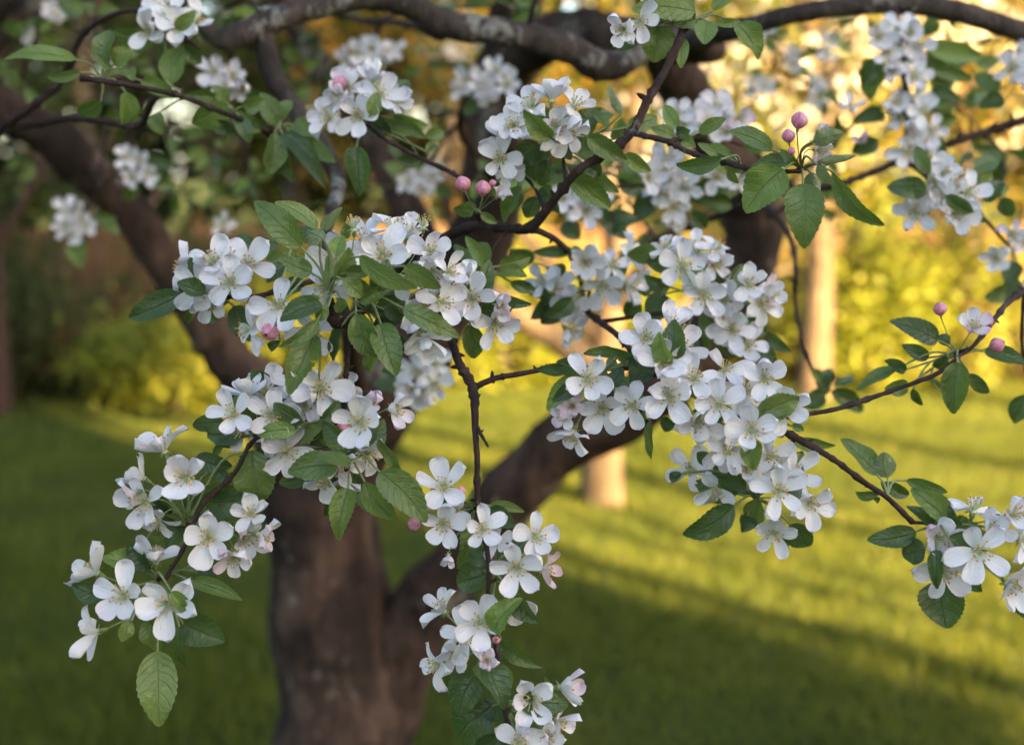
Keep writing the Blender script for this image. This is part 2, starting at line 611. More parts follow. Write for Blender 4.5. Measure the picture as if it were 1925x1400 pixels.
YG = island_material('sunny_shrub_leaf', [(0.0, (0.10, 0.14, 0.015)), (0.5, (0.18, 0.22, 0.022)), (1.0, (0.30, 0.30, 0.035))], (0.34, 0.36, 0.02), 0.4)
DG = island_material('dark_shrub_leaf', [(0.0, (0.014, 0.026, 0.008)), (0.6, (0.040, 0.062, 0.014)), (1.0, (0.11, 0.10, 0.020))], (0.14, 0.20, 0.02), 0.35)  # dark tone also stands in for shade on the left background trees
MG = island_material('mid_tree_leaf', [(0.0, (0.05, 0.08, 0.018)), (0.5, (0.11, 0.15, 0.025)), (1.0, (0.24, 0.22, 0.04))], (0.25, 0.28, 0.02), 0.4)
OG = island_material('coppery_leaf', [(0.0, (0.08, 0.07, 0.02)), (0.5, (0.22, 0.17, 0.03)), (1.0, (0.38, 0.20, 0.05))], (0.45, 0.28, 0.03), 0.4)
WH = island_material('far_blossom', [(0.0, (0.62, 0.58, 0.56)), (1.0, (0.84, 0.80, 0.78))], (0.85, 0.8, 0.75), 0.3, 0.6)


def bush(loc, rx, ry, h_, material, leaves, label, size=0.055, group='bushes along the fence'):
    e = empty('bush', (loc[0], loc[1], 0), label, 'bush', group)
    leaves *= 2
    pts = clump_points((0, 0, h_ * 0.5), (rx, ry, h_ * 0.5), max(18, leaves // 45), 45, 0.09, 0.3)
    pts = pts[pts[:, 2] > 0.03]
    v, t = leaf_cards(pts, np.array([0.2, -0.5, 0.9]), size)
    obj('foliage', big_mesh('foliage', v, t, [material]), e, kind='stuff')
    for k in range(5):
        a = k * 1.256 + rng.random()
        g_ = Geo()
        top = Vector((math.cos(a) * rx * 0.6, math.sin(a) * ry * 0.6, h_ * rng.uniform(0.6, 0.85)))
        ps, rs = catmull([Vector((top.x * 0.1, top.y * 0.1, -0.03)), top * 0.5 + Vector((0, 0, 0.06)), top], [0.016, 0.011, 0.004], 4)
        tube(g_, ps, rs, 6)
        obj('stem', g_.mesh('stem', [M['branch']]), e)


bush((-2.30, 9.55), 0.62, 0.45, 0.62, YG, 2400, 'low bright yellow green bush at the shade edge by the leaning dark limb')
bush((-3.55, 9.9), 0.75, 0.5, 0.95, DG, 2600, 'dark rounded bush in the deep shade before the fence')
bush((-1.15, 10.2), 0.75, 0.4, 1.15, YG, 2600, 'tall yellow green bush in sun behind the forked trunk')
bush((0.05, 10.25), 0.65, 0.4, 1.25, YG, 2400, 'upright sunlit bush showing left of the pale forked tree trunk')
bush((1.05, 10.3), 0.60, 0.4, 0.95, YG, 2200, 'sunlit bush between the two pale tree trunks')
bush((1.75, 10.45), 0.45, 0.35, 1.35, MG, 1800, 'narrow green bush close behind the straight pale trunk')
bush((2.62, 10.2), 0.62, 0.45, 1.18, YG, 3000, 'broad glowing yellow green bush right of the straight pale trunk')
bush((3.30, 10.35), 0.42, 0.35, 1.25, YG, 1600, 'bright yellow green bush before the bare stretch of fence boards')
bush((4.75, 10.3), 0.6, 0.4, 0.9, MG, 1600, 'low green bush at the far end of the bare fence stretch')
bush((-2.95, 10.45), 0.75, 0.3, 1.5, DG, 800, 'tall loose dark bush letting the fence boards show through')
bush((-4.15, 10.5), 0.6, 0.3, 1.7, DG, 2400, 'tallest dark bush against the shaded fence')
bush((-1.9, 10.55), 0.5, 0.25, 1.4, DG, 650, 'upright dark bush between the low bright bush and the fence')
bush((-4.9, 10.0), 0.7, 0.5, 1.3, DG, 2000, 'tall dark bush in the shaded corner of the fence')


def background_tree(name, label, loc, h_, spread, trunk_r, material, leaves, bark, blossoms=0, limbs=6, first=0.35, size=0.06, lo=0.3, group='trees beyond the lawn', skew=(0, 0), trunk_pts=None, limb_from=None):
    e = empty(name, (loc[0], loc[1], 0), label, 'tree', group)
    g_ = Geo()
    if trunk_pts is None:
        trunk_pts = [Vector((0, 0, -0.1)), Vector((rng.uniform(-.05, .05), 0, h_ * 0.2)), Vector((rng.uniform(-.12, .12), rng.uniform(-.1, .1), h_ * 0.45)), Vector((skew[0] * 0.7, skew[1] * 0.7, h_ * 0.8))]
    rr = [trunk_r * 1.25, trunk_r, trunk_r * 0.72, trunk_r * 0.3]
    ps, rs = catmull(trunk_pts, rr[:len(trunk_pts)], 6)
    tube(g_, ps, rs, 12, 0, 0.12, rng.random() * 9)
    obj('trunk', g_.mesh('trunk', [bark]), e)
    for k in range(limbs):
        a = k * 2.4 + rng.random()
        lf_ = first if limb_from is None else limb_from
        i0 = int(len(ps) * (lf_ + (0.92 - lf_) * k / max(1, limbs)))
        s_ = ps[min(i0, len(ps) - 1)]
        en = s_ + Vector((math.cos(a) * spread * 0.75, math.sin(a) * spread * 0.75, h_ * rng.uniform(0.12, 0.30)))
        m_ = s_.lerp(en, 0.5) + Vector((0, 0, 0.12 * spread))
        q, r2 = catmull([s_, m_, en], [trunk_r * 0.5, trunk_r * 0.3, trunk_r * 0.1], 5)
        g2 = Geo()
        tube(g2, q, r2, 7, 0, 0.1, k)
        obj('limb', g2.mesh('limb', [bark]), e)
    cz = h_ * (first + 1) / 2
    pts = clump_points((skew[0], skew[1], cz), (spread, spread * 0.85, h_ * (1 - first) / 2 + 0.1), max(16, leaves // 60), 60, 0.16, lo)
    pts = pts[pts[:, 2] > 0.1]
    v, t = leaf_cards(pts, np.array([0.2, -0.5, 0.9]), size)
    obj('crown', big_mesh('crown', v, t, [material]), e, kind='stuff')
    if blossoms:
        bp = clump_points((skew[0], skew[1], cz), (spread, spread * 0.85, h_ * (1 - first) / 2 + 0.1), max(8, blossoms // 7), 7, 0.055, lo + 0.1)
        v, t = flower_discs(bp, 0.024)
        obj('blossoms', big_mesh('blossoms', v, t, [WH]), e, kind='stuff')
    return e


# the two lit apple trees on the lawn
t2 = Vector((0.43, 6.68, 0))
e2 = background_tree('apple_tree', 'apple tree with a pale sunlit trunk forking low on the lawn', t2, 3.6, 1.25, 0.092, MG, 2600, M['pale_bark'], 900, 5, 0.46, 0.05, 0.45, 'apple trees in blossom', (0.25, 0.3),
                     [Vector((0, 0, -0.1)), Vector((0.0, 0, 0.45)), Vector((0.04, 0.05, 0.95)), Vector((0.18, 0.25, 2.0))])
g = Geo()
ps, rs = catmull([Vector((0.0, 0, 0.62)), Vector((-0.20, 0.02, 0.80)), Vector((-0.48, 0.05, 0.98)), Vector((-0.85, 0.1, 1.35)), Vector((-1.15, 0.2, 1.9))], [0.075, 0.07, 0.06, 0.045, 0.025], 5)
tube(g, ps, rs, 10, 0, 0.12, 3)
obj('limb', g.mesh('limb', [M['pale_bark']]), e2)
e3 = background_tree('apple_tree', 'apple tree with a straight pale sunlit trunk near the fence', (2.08, 9.72), 4.6, 1.7, 0.098, OG, 4200, M['pale_bark'], 2600, 7, 0.36, 0.055, 0.3, 'apple trees in blossom', (0.1, 0.2),
                     [Vector((0, 0, -0.1)), Vector((0.02, 0, 0.8)), Vector((0.03, 0.05, 1.6)), Vector((0.1, 0.2, 3.0))], 0.72)
background_tree('apple_tree', 'apple tree white with sunlit blossom to the right of the straight trunk', (4.1, 9.0), 4.4, 1.7, 0.10, MG, 4200, M['pale_bark'], 3000, 7, 0.34, 0.055, 0.3, 'apple trees in blossom')
background_tree('shade_tree', 'slim dark tree standing in shade at the fence corner', (-3.36, 9.2), 5.2, 1.5, 0.075, DG, 3000, M['twig'], 0, 6, 0.36, 0.06, 0.3)

far = [(-6.4, 13.2, 6.0, 2.0, DG, 'dense dark tree beyond the shaded fence corner'),  # shade on the left trees is put into their dark leaf colour
       (-4.0, 13.6, 6.4, 1.9, DG, 'shade-darkened tree over the fence behind the slim tree'),
       (-2.2, 14.4, 6.4, 1.9, DG, 'shade-darkened tree over the fence behind the leaning dark limb'),
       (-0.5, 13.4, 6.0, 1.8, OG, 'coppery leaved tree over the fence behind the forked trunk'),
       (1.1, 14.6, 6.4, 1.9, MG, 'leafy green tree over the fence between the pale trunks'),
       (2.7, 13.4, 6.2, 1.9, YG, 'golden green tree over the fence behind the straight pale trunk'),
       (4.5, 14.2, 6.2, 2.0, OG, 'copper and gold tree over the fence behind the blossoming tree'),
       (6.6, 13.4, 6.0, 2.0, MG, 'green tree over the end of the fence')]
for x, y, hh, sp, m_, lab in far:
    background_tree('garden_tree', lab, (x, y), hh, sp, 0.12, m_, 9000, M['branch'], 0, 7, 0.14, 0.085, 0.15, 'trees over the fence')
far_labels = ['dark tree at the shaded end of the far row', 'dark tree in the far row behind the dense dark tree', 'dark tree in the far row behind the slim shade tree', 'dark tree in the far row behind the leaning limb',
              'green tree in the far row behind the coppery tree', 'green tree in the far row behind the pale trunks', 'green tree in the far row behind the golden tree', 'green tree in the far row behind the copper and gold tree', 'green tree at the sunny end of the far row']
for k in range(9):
    background_tree('garden_tree', far_labels[k], (-9.6 + k * 2.5, 17.5 + (k % 2) * 1.2), 8.5, 2.5, 0.15, MG if k > 3 else DG, 12000, M['branch'], 0, 5, 0.03, 0.26, 0.0, 'far row of trees')  # darker leaves of the left trees stand in for shade

# ------------------------------------------------------------------ what throws the shade, behind the camera
PE = Vector((1.44, 4.0, 0))                                   # a point on the edge of the shade
SL = Vector((SUN_AZ.y, -SUN_AZ.x, 0))                         # across the light, into the shade
M['siding'] = simple_mat('house_siding', (0.42, 0.40, 0.36), (0.50, 0.48, 0.44), 5, 0.8, 0.2, 0.003, None, 0, (0.3, 0.3, 6))
M['roof'] = simple_mat('roof_shingle', (0.06, 0.055, 0.05), (0.11, 0.10, 0.09), 14, 0.9, 0.5, 0.01)
M['trim'] = simple_mat('white_trim', (0.66, 0.65, 0.62), (0.74, 0.73, 0.70), 8, 0.6, 0.05, 0.002)
gl, nt, nodes, links = mat('window_glass')
p = N(nodes, 'ShaderNodeBsdfPrincipled')
p.inputs['Base Color'].default_value = (0.03, 0.04, 0.045, 1)
p.inputs['Roughness'].default_value = 0.06
o = N(nodes, 'ShaderNodeOutputMaterial')
links.new(p.outputs[0], o.inputs[0])
corner = PE + SUN_AZ * 14.5 + SL * 0.32
house = empty('house', corner, 'two storey pale sided house standing behind the camera', 'house')
house.rotation_euler = (0, 0, math.atan2(SL.y, SL.x))         # local x runs along the wall, into the shade
W_, D_, H_ = 15.0, 8.0, 8.6
g = Geo()
box_geo(g, 0, W_, 0, D_, -0.2, H_)
obj('wall', g.mesh('wall', [M['siding']], False), house)
g = Geo()
g.add([(-0.4, -0.4, H_ - 0.1), (W_ + 0.4, -0.4, H_ - 0.1), (W_ + 0.4, D_ + 0.4, H_ - 0.1), (-0.4, D_ + 0.4, H_ - 0.1), (-0.4, D_ / 2, H_ + 3.2), (W_ + 0.4, D_ / 2, H_ + 3.2)],
      [(0, 1, 5, 4), (2, 3, 4, 5), (0, 4, 3), (1, 2, 5), (0, 3, 2, 1)])
obj('roof', g.mesh('roof', [M['roof']], False), house)
# the face towards the garden is the local side facing away from the sun
for zz in (1.0, 3.9):
    for xx in (1.6, 4.6, 9.4, 12.4):
        for yy, sg in ((0, -1), (D_, 1)):
            g = Geo()
            y0, y1 = sorted((yy + sg * 0.003, yy + sg * 0.06))
            box_geo(g, xx - 0.62, xx + 0.62, y0, y1, zz - 0.1, zz + 1.55)
            wnd = obj('window', g.mesh('window', [M['trim']], False), house)
            for k in (0, 1):
                g = Geo()
                y0, y1 = sorted((yy + sg * 0.063, yy + sg * 0.07))
                box_geo(g, xx - 0.54, xx + 0.54, y0, y1, zz + k * 0.74, zz + k * 0.74 + 0.68)
                obj('pane', g.mesh('pane', [gl], False), wnd)
for yy, sg in ((0, -1), (D_, 1)):
    g = Geo()
    y0, y1 = sorted((yy + sg * 0.003, yy + sg * 0.07))
    box_geo(g, 6.4, 7.5, y0, y1, 0, 2.15)
    obj('door', g.mesh('door', [M['trim']], False), house)
# an unseen loose tree, added to break up the edge of the house shade
q = PE + SUN_AZ * 12.6 + SL * 0.30
background_tree('garden_tree', 'unseen loose leaved tree added to break up the house shade', q, 9.8, 0.42, 0.10, DG, 4800, M['branch'], 0, 7, 0.05, 0.085, 0.0, 'added shade trees near the house')


def high_shade_tree(off, dist, r_, z0, z1, clumps, label):
    """an added, unseen tree whose high crown shades the background"""
    q_ = PE + SUN_AZ * dist + SL * off
    e = empty('garden_tree', (q_.x, q_.y, 0), label, 'tree', 'added shade trees near the house')
    g_ = Geo()
    ps, rs = catmull([Vector((0, 0, -0.1)), Vector((0.05, 0, z0 * 0.45)), Vector((-0.05, 0.05, z0)), Vector((0, 0, z1 - 0.3))], [0.10, 0.08, 0.07, 0.03], 6)
    tube(g_, ps, rs, 12, 0, 0.12, 2)
    obj('trunk', g_.mesh('trunk', [M['branch']]), e)
    for k in range(8):
        a = k * 2.4
        zz = z0 + (z1 - z0) * 0.1 * k
        g_ = Geo()
        ps, rs = catmull([Vector((0, 0, zz)), Vector((math.cos(a) * r_ * 0.45, math.sin(a) * r_ * 0.45, zz + 0.4)), Vector((math.cos(a) * r_ * 0.9, math.sin(a) * r_ * 0.9, zz + 0.55))], [0.05, 0.03, 0.01], 4)
        tube(g_, ps, rs, 7)
        obj('limb', g_.mesh('limb', [M['branch']]), e)
    ca, cr, cz = nr.random(clumps) * 6.283, r_ * np.sqrt(nr.random(clumps)), z0 + (z1 - z0) * nr.random(clumps)
    cc = np.stack([np.cos(ca) * cr, np.sin(ca) * cr, cz], 1)
    pts = (cc[:, None, :] + nr.normal(0, 0.15, (clumps, 60, 3))).reshape(-1, 3)
    v, t = leaf_cards(pts, np.array([0.2, -0.5, 0.9]), 0.10)
    obj('crown', big_mesh('crown', v, t, [DG]), e, kind='stuff')


high_shade_tree(-1.45, 12.5, 1.35, 8.25, 12.9, 380, 'unseen broad crowned tree added to shade the left fence')  # added out of view; crown heights set so the lawn stays lit
high_shade_tree(-0.22, 13.6, 0.45, 7.6, 12.4, 130, 'unseen narrow crowned tree added to shade the far left corner')
high_shade_tree(-3.3, 16.0, 1.5, 10.1, 15.0, 260, 'unseen highest crowned tree added to shade the trees over the fence')
# slender young stems whose shadows streak the sunny lawn
for i, (off, dist, r_, hh) in enumerate(((-0.56, 10.0, 0.045, 9.4), (-0.92, 12.0, 0.045, 9.8), (-1.9, 11.0, 0.05, 9.6))):
    q = PE + SUN_AZ * dist + SL * off
    background_tree('young_tree', ['slender young tree closest to the house tree', 'slender young tree in the middle of three', 'slender young tree farthest from the house'][i], q, hh, 0.55, r_, MG, 160, M['branch'], 0, 6, 0.72, 0.07, 0.1, 'young trees beside the house')

# unseen evergreens, added to block sky light from the left
for x_, y_, hh, sp_, lab in ((-2.85, 2.5, 8.0, 1.15, 'unseen dark evergreen added beside the old apple tree'), (-4.9, 6.4, 6.5, 1.2, 'unseen dark evergreen added closer to the fence corner'), (-3.4, 0.4, 5.5, 1.1, 'unseen dark evergreen added closest to the house')):
    background_tree('shade_evergreen', lab, (x_, y_), hh, sp_, 0.12, DG, 9000, M['branch'], 0, 6, 0.04, 0.09, 0.3, 'evergreens added to block light from the left')

# ------------------------------------------------------------------ the apple tree in front
TB = at(648, 1934, 2.65)
TB.z = 0
TREE = empty('apple_tree', TB, 'large old apple tree in the shade, white blossoms and green leaves on drooping branches', 'tree', None)
T0 = Matrix.Translation(-TB)
SKEL = []                                   # points of the wood, to hang twigs on


def px2m(r, d):
    return r * d / FPX


def limb(name, material, pts, sides=10, sub=6, lump=0.12, part=True, keep=True):
    """pts: (px, py, depth, radius px)"""
    P = [at(a, b, d) for a, b, d, r in pts]
    R = [px2m(r, d) for a, b, d, r in pts]
    ps, rs = catmull(P, R, sub)
    if keep:
        SKEL.extend((p_, r_) for p_, r_ in zip(ps, rs))
    if name == 'twig':                            # rings, bud scars and old spur stubs
        rs = [r_ * (rng.uniform(1.2, 1.5) if rng.random() < 0.16 else rng.uniform(0.92, 1.06)) for r_ in rs]
    g_ = Geo()
    tube(g_, [p_ - TB for p_ in ps], rs, sides, 0, lump, len(SKEL))
    if name == 'twig':
        for k_ in range(3, len(ps) - 2, 4):
            if rng.random() < 0.6:
                d_ = Vector((rng.uniform(-1, 1), rng.uniform(-1, 1), rng.uniform(-.4, 1))).normalized()
                q_ = ps[k_] - TB
                tube(g_, [q_, q_ + d_ * rs[k_] * 1.5, q_ + d_ * rs[k_] * 2.3], [rs[k_] * 0.6, rs[k_] * 0.5, rs[k_] * 0.15], 5)
    return obj(name, g_.mesh(name, [material]), TREE)


limb('trunk', M['trunk'], [(648, 1990, 2.66, 190), (648, 1800, 2.66, 158), (648, 1400, 2.65, 136), (634, 1200, 2.64, 124), (610, 1040, 2.62, 109), (600, 930, 2.60, 106), (600, 840, 2.58, 96), (612, 760, 2.56, 80)], 56, 22, 0.16)
limb('limb', M['trunk'], [(600, 930, 2.58, 74), (530, 815, 2.54, 60), (455, 702, 2.5, 49), (385, 610, 2.47, 40), (322, 515, 2.44, 38), (250, 405, 2.4, 40), (155, 305, 2.35, 42), (40, 222, 2.3, 43), (-120, 130, 2.25, 42), (-330, 30, 2.2, 38)], 40, 14, 0.2)
limb('limb', M['trunk'], [(612, 900, 2.60, 88), (690, 765, 2.6, 78), (785, 640, 2.58, 68), (870, 520, 2.55, 61), (918, 400, 2.52, 57), (930, 260, 2.48, 56), (948, 120, 2.42, 52), (985, -40, 2.35, 48), (1040, -260, 2.25, 42), (1120, -520, 2.1, 34)], 40, 14, 0.18)
limb('limb', M['trunk'], [(672, 1480, 2.66, 88), (722, 1310, 2.63, 76), (778, 1180, 2.60, 63), (868, 1050, 2.56, 58), (960, 930, 2.5, 60), (1060, 832, 2.44, 58), (1180, 770, 2.38, 56), (1290, 680, 2.32, 57), (1370, 560, 2.28, 60), (1418, 440, 2.25, 60), (1392, 335, 2.22, 54), (1330, 235, 2.18, 50), (1275, 150, 2.12, 47), (1245, 55, 2.08, 44), (1240, -60, 2.05, 40), (1270, -280, 2.0, 34)], 40, 14, 0.2)
limb('limb', M['trunk'], [(940, 150, 2.42, 48), (1010, 85, 2.3, 44), (1100, 60, 2.15, 42), (1190, 75, 2.0, 40), (1270, 85, 1.85, 36), (1340, 92, 1.75, 28)], 14, 6, 0.25)
limb('limb', M['trunk'], [(840, 560, 2.56, 40), (770, 400, 2.6, 32), (710, 285, 2.65, 28), (650, 190, 2.7, 24), (560, 60, 2.75, 20), (470, -100, 2.8, 14)], 12, 6, 0.2)
limb('branch', M['branch'], [(1280, 85, 1.84, 30), (1215, 85, 1.70, 29), (1165, 120, 1.62, 27), (1120, 122, 1.6, 30), (1075, 95, 1.58, 30), (1000, 72, 1.57, 27), (920, 56, 1.56, 26), (835, 47, 1.56, 27), (775, 12, 1.55, 26), (700, -4, 1.54, 22), (600, 12, 1.53, 23), (500, 42, 1.52, 25), (425, 75, 1.5, 22), (380, 45, 1.5, 16), (330, -20, 1.5, 13)], 14, 7, 0.22)
limb('branch', M['branch'], [(492, 50, 1.52, 21), (512, 140, 1.52, 19), (556, 208, 1.5, 18), (607, 280, 1.47, 18), (636, 345, 1.42, 15), (622, 400, 1.32, 11), (612, 470, 1.18, 8), (640, 560, 1.06, 7)], 12, 7, 0.2)
limb('branch', M['branch'], [(1300, 88, 1.8, 24), (1340, 66, 1.66, 20), (1420, 46, 1.57, 18), (1520, 22, 1.55, 17), (1640, 8, 1.55, 19), (1760, 14, 1.55, 20), (1860, 40, 1.55, 20), (1970, 80, 1.56, 19), (2150, 160, 1.58, 14)], 12, 7, 0.2)

TW = M['twig']


def twig(pts, sides=8, sub=9):
    return limb('twig', TW, pts, sides, sub, 0.22)


twig([(1300, -60, 1.2, 9), (1288, 40, 1.1, 8), (1256, 122, 1.08, 8), (1218, 188, 1.07, 7.5), (1190, 245, 1.07, 9), (1150, 283, 1.07, 8.5), (1090, 318, 1.07, 8.5), (1045, 372, 1.09, 8.5), (1000, 425, 1.11, 10), (960, 430, 1.13, 9), (900, 424, 1.16, 9), (840, 445, 1.2, 10), (760, 500, 1.3, 12), (690, 560, 1.5, 14), (660, 640, 2.0, 18), (680, 770, 2.5, 24)])
twig([(1188, 250, 1.07, 7), (1215, 256, 1.06, 6), (1260, 268, 1.05, 5.5), (1300, 288, 1.04, 5), (1370, 308, 1.02, 4.5), (1440, 322, 1.0, 4), (1506, 322, 0.99, 4.5)])
twig([(1000, 428, 1.11, 7), (1050, 455, 1.2, 6), (1085, 500, 1.32, 5.5), (1102, 580, 1.3, 6), (1125, 602, 1.2, 6), (1165, 634, 1.09, 6), (1215, 690, 1.02, 6), (1300, 740, 1.02, 6), (1400, 785, 1.01, 6), (1466, 808, 1.0, 6.5), (1510, 830, 1.0, 7), (1565, 862, 0.99, 5.5), (1620, 903, 0.99, 5.5), (1668, 935, 0.99, 5), (1716, 982, 0.99, 6)])
twig([(1420, 790, 1.01, 5), (1500, 780, 1.03, 4.5), (1570, 769, 1.04, 5), (1660, 740, 1.06, 4.5), (1760, 703, 1.07, 4.5), (1797, 675, 1.07, 4)])
twig([(1215, 690, 1.03, 5), (1130, 693, 1.035, 5), (1070, 688, 1.04, 5), (1030, 692, 1.04, 5.5), (980, 702, 1.03, 5), (935, 710, 1.02, 5.5), (895, 726, 1.01, 6)])
twig([(790, 480, 1.26, 9), (815, 560, 1.12, 8), (845, 632, 1.04, 8), (866, 688, 1.01, 8), (889, 730, 1.0, 9), (893, 800, 0.99, 6.5), (897, 870, 0.99, 5.5), (898, 940, 0.99, 5), (918, 1050, 0.99, 4.5), (918, 1130, 0.99, 4.5), (932, 1210, 0.99, 4.5), (944, 1310, 0.99, 4.5), (968, 1420, 0.99, 4)])
twig([(895, 800, 0.99, 5), (905, 818, 0.985, 3.5), (918, 840, 0.98, 1.5)], 6, 4)
twig([(640, 560, 1.06, 7), (652, 600, 1.02, 10), (630, 607, 0.99, 10), (626, 585, 0.98, 8), (620, 560, 0.975, 6)])
twig([(655, 600, 1.02, 6), (655, 660, 1.01, 5), (650, 710, 1.0, 5), (645, 790, 1.0, 4.5), (652, 885, 0.98, 5)])
twig([(645, 760, 1.0, 4), (560, 800, 1.0, 4), (480, 825, 0.99, 4), (440, 890, 0.99, 4), (380, 950, 0.985, 4), (350, 1020, 0.98, 4), (310, 1090, 0.98, 4)])
twig([(620, 520, 1.1, 6), (540, 540, 1.08, 5), (470, 560, 1.06, 5), (410, 555, 1.06, 4)])
twig([(-60, 330, 1.5, 12), (0, 245, 1.46, 9), (55, 205, 1.42, 8), (118, 148, 1.4, 7), (160, 60, 1.36, 6), (250, 20, 1.3, 5), (330, 60, 1.24, 5), (372, 90, 1.3, 5)])
twig([(0, 248, 1.46, 7), (60, 235, 1.44, 6.5), (140, 222, 1.4, 7), (240, 236, 1.38, 7), (268, 232, 1.37, 7), (290, 188, 1.32, 6), (330, 175, 1.27, 4.5)])
twig([(600, 280, 1.45, 7), (530, 262, 1.3, 6), (470, 232, 1.24, 5), (385, 198, 1.2, 5), (320, 176, 1.18, 5), (240, 160, 1.16, 5), (150, 146, 1.15, 6)])
twig([(910, 425, 1.16, 5), (880, 372, 1.13, 4), (860, 332, 1.14, 4), (790, 297, 1.16, 4), (725, 262, 1.18, 4), (680, 225, 1.2, 4)])
twig([(2060, 190, 1.64, 10), (1925, 226, 1.62, 9), (1860, 246, 1.61, 8), (1780, 272, 1.58, 7), (1700, 300, 1.55, 7), (1620, 332, 1.5, 6), (1560, 352, 1.46, 6)])
twig([(1700, 300, 1.55, 6), (1740, 330, 1.4, 5), (1760, 370, 1.27, 4)])
twig([(1680, 10, 1.55, 8), (1690, 60, 1.53, 6), (1700, 140, 1.5, 6), (1705, 220, 1.5, 6), (1702, 296, 1.54, 6)])
twig([(1400, 350, 2.22, 16), (1470, 420, 1.8, 6), (1495, 490, 1.52, 4.5), (1495, 560, 1.5, 4.5), (1508, 640, 1.48, 4), (1535, 712, 1.46, 3.5), (1548, 745, 1.45, 3)])
twig([(1560, 352, 1.46, 6), (1470, 362, 1.5, 6), (1400, 385, 1.55, 6), (1320, 420, 1.6, 5), (1250, 445, 1.65, 4), (1180, 478, 1.7, 3)])
twig([(2080, 480, 1.3, 7), (1980, 520, 1.24, 6), (1905, 560, 1.18, 6), (1870, 600, 1.12, 5), (1830, 650, 1.09, 4), (1797, 672, 1.07, 4)])
twig([(830, 70, 1.56, 8), (760, 45, 1.75, 7), (690, 40, 1.85, 6), (640, 30, 1.95, 5)])
twig([(930, 330, 2.45, 16), (870, 250, 2.1, 9), (880, 180, 1.8, 7), (915, 150, 1.7, 5)])

# the crown overhead: limbs, leaves and blossom above the view
for k in range(12):
    a = k * 2.4 + 0.5
    st = at(985, -40, 2.35) if k % 3 == 0 else (at(1240, -60, 2.05) if k % 3 == 1 else at(-120, 120, 2.25))
    en = Vector((-0.1 + 1.7 * math.cos(a), 3.2 + 1.25 * math.sin(a), 2.75 + 0.12 * (k % 5)))
    md = st.lerp(en, 0.5) + Vector((0, 0, 0.22))
    ps, rs = catmull([st - TB, md - TB, en - TB], [0.028, 0.018, 0.006], 7)
    g = Geo()
    tube(g, ps, rs, 9, 0, 0.2, k)
    obj('branch', g.mesh('branch', [M['branch']]), TREE)
cc = np.stack([-0.1 + nr.uniform(-2.0, 2.0, 230), 3.25 + nr.uniform(-1.35, 1.6, 230), 2.62 + 0.85 * nr.random(230)], 1)
pts = (cc[:, None, :] + nr.normal(0, 0.11, (230, 45, 3))).reshape(-1, 3)
pts = pts[pts[:, 2] > 2.38 + 0.03 * pts[:, 1]] - np.array(TB)
v, t = leaf_cards(pts, np.array([0.0, 0.0, 1.0]), 0.065)
CROWN = island_material('crown_leaf', [(0.0, (0.045, 0.085, 0.02)), (0.6, (0.085, 0.14, 0.03)), (1.0, (0.15, 0.21, 0.05))], (0.2, 0.3, 0.03), 0.3)
obj('overhead_foliage', big_mesh('overhead_foliage', v, t, [CROWN]), TREE, kind='stuff')
v, t = flower_discs(pts[::16], 0.019)
obj('overhead_blossoms', big_mesh('overhead_blossoms', v, t, [WH]), TREE, kind='stuff')

# ---------------------------------------------------------------- petals, stamens, calyx
PROWS = [0.0, 0.14, 0.30, 0.46, 0.62, 0.76, 0.87, 0.95, 1.0]
PCOLS = [-1.0, -0.55, 0.0, 0.55, 1.0]


def petal_geo(seed, wid=1.0, curl=0.0, cup=0.10, notch=0.0):
    r = random.Random(seed)
    ph = r.uniform(0, 6.28)
    asym = r.uniform(-0.05, 0.05)
    g_ = Geo()
    vs, uv, fs = [], [], []
    for t in PROWS:
        w = 0.46 * wid * (t ** 0.66) * math.sqrt(max(0.0, 1 - t ** 4.6)) + 0.03 * (1 - t)
        for u in PCOLS:
            x = u * w + asym * math.sin(t * 3)
            y = 0.07 + 0.93 * t - (0.05 + notch) * (t ** 8) * (1 - abs(u)) * (1.0 if notch else -0.3)
            z = cup * (u * u) * (t ** 0.6) * 1.2 + 0.03 * math.cos(u * 4.2 + ph) * t
            z += 0.050 * math.sin(u * 5.0 + t * 4.0 + ph) * t * t + 0.030 * math.sin(u * 9.0 + ph * 2) * t ** 4 + 0.03 * (1 - abs(u)) * -t
            z += -curl * (t ** 2.4) * 0.35 + 0.10 * math.sin(math.pi * t) * 0.6
            vs.append((x, y, z))
            uv.append((u * 0.5 + 0.5, t))
    nc = len(PCOLS)
    for i in range(len(PROWS) - 1):
        for k in range(nc - 1):
            fs.append((i * nc + k, i * nc + k + 1, (i + 1) * nc + k + 1, (i + 1) * nc + k))
    g_.add(vs, fs, 0, uv)
    return g_


NPET = 18
PG = [petal_geo(100 + k, rng.uniform(0.80, 1.12), rng.uniform(-0.9, 0.75), rng.uniform(0.05, 0.36), rng.choice([0, 0, 0, 0.05])) for k in range(NPET)]
PM = {m_: [g_.mesh('petal', [M[m_]]) for g_ in PG] for m_ in ('petal', 'petal_pink')}


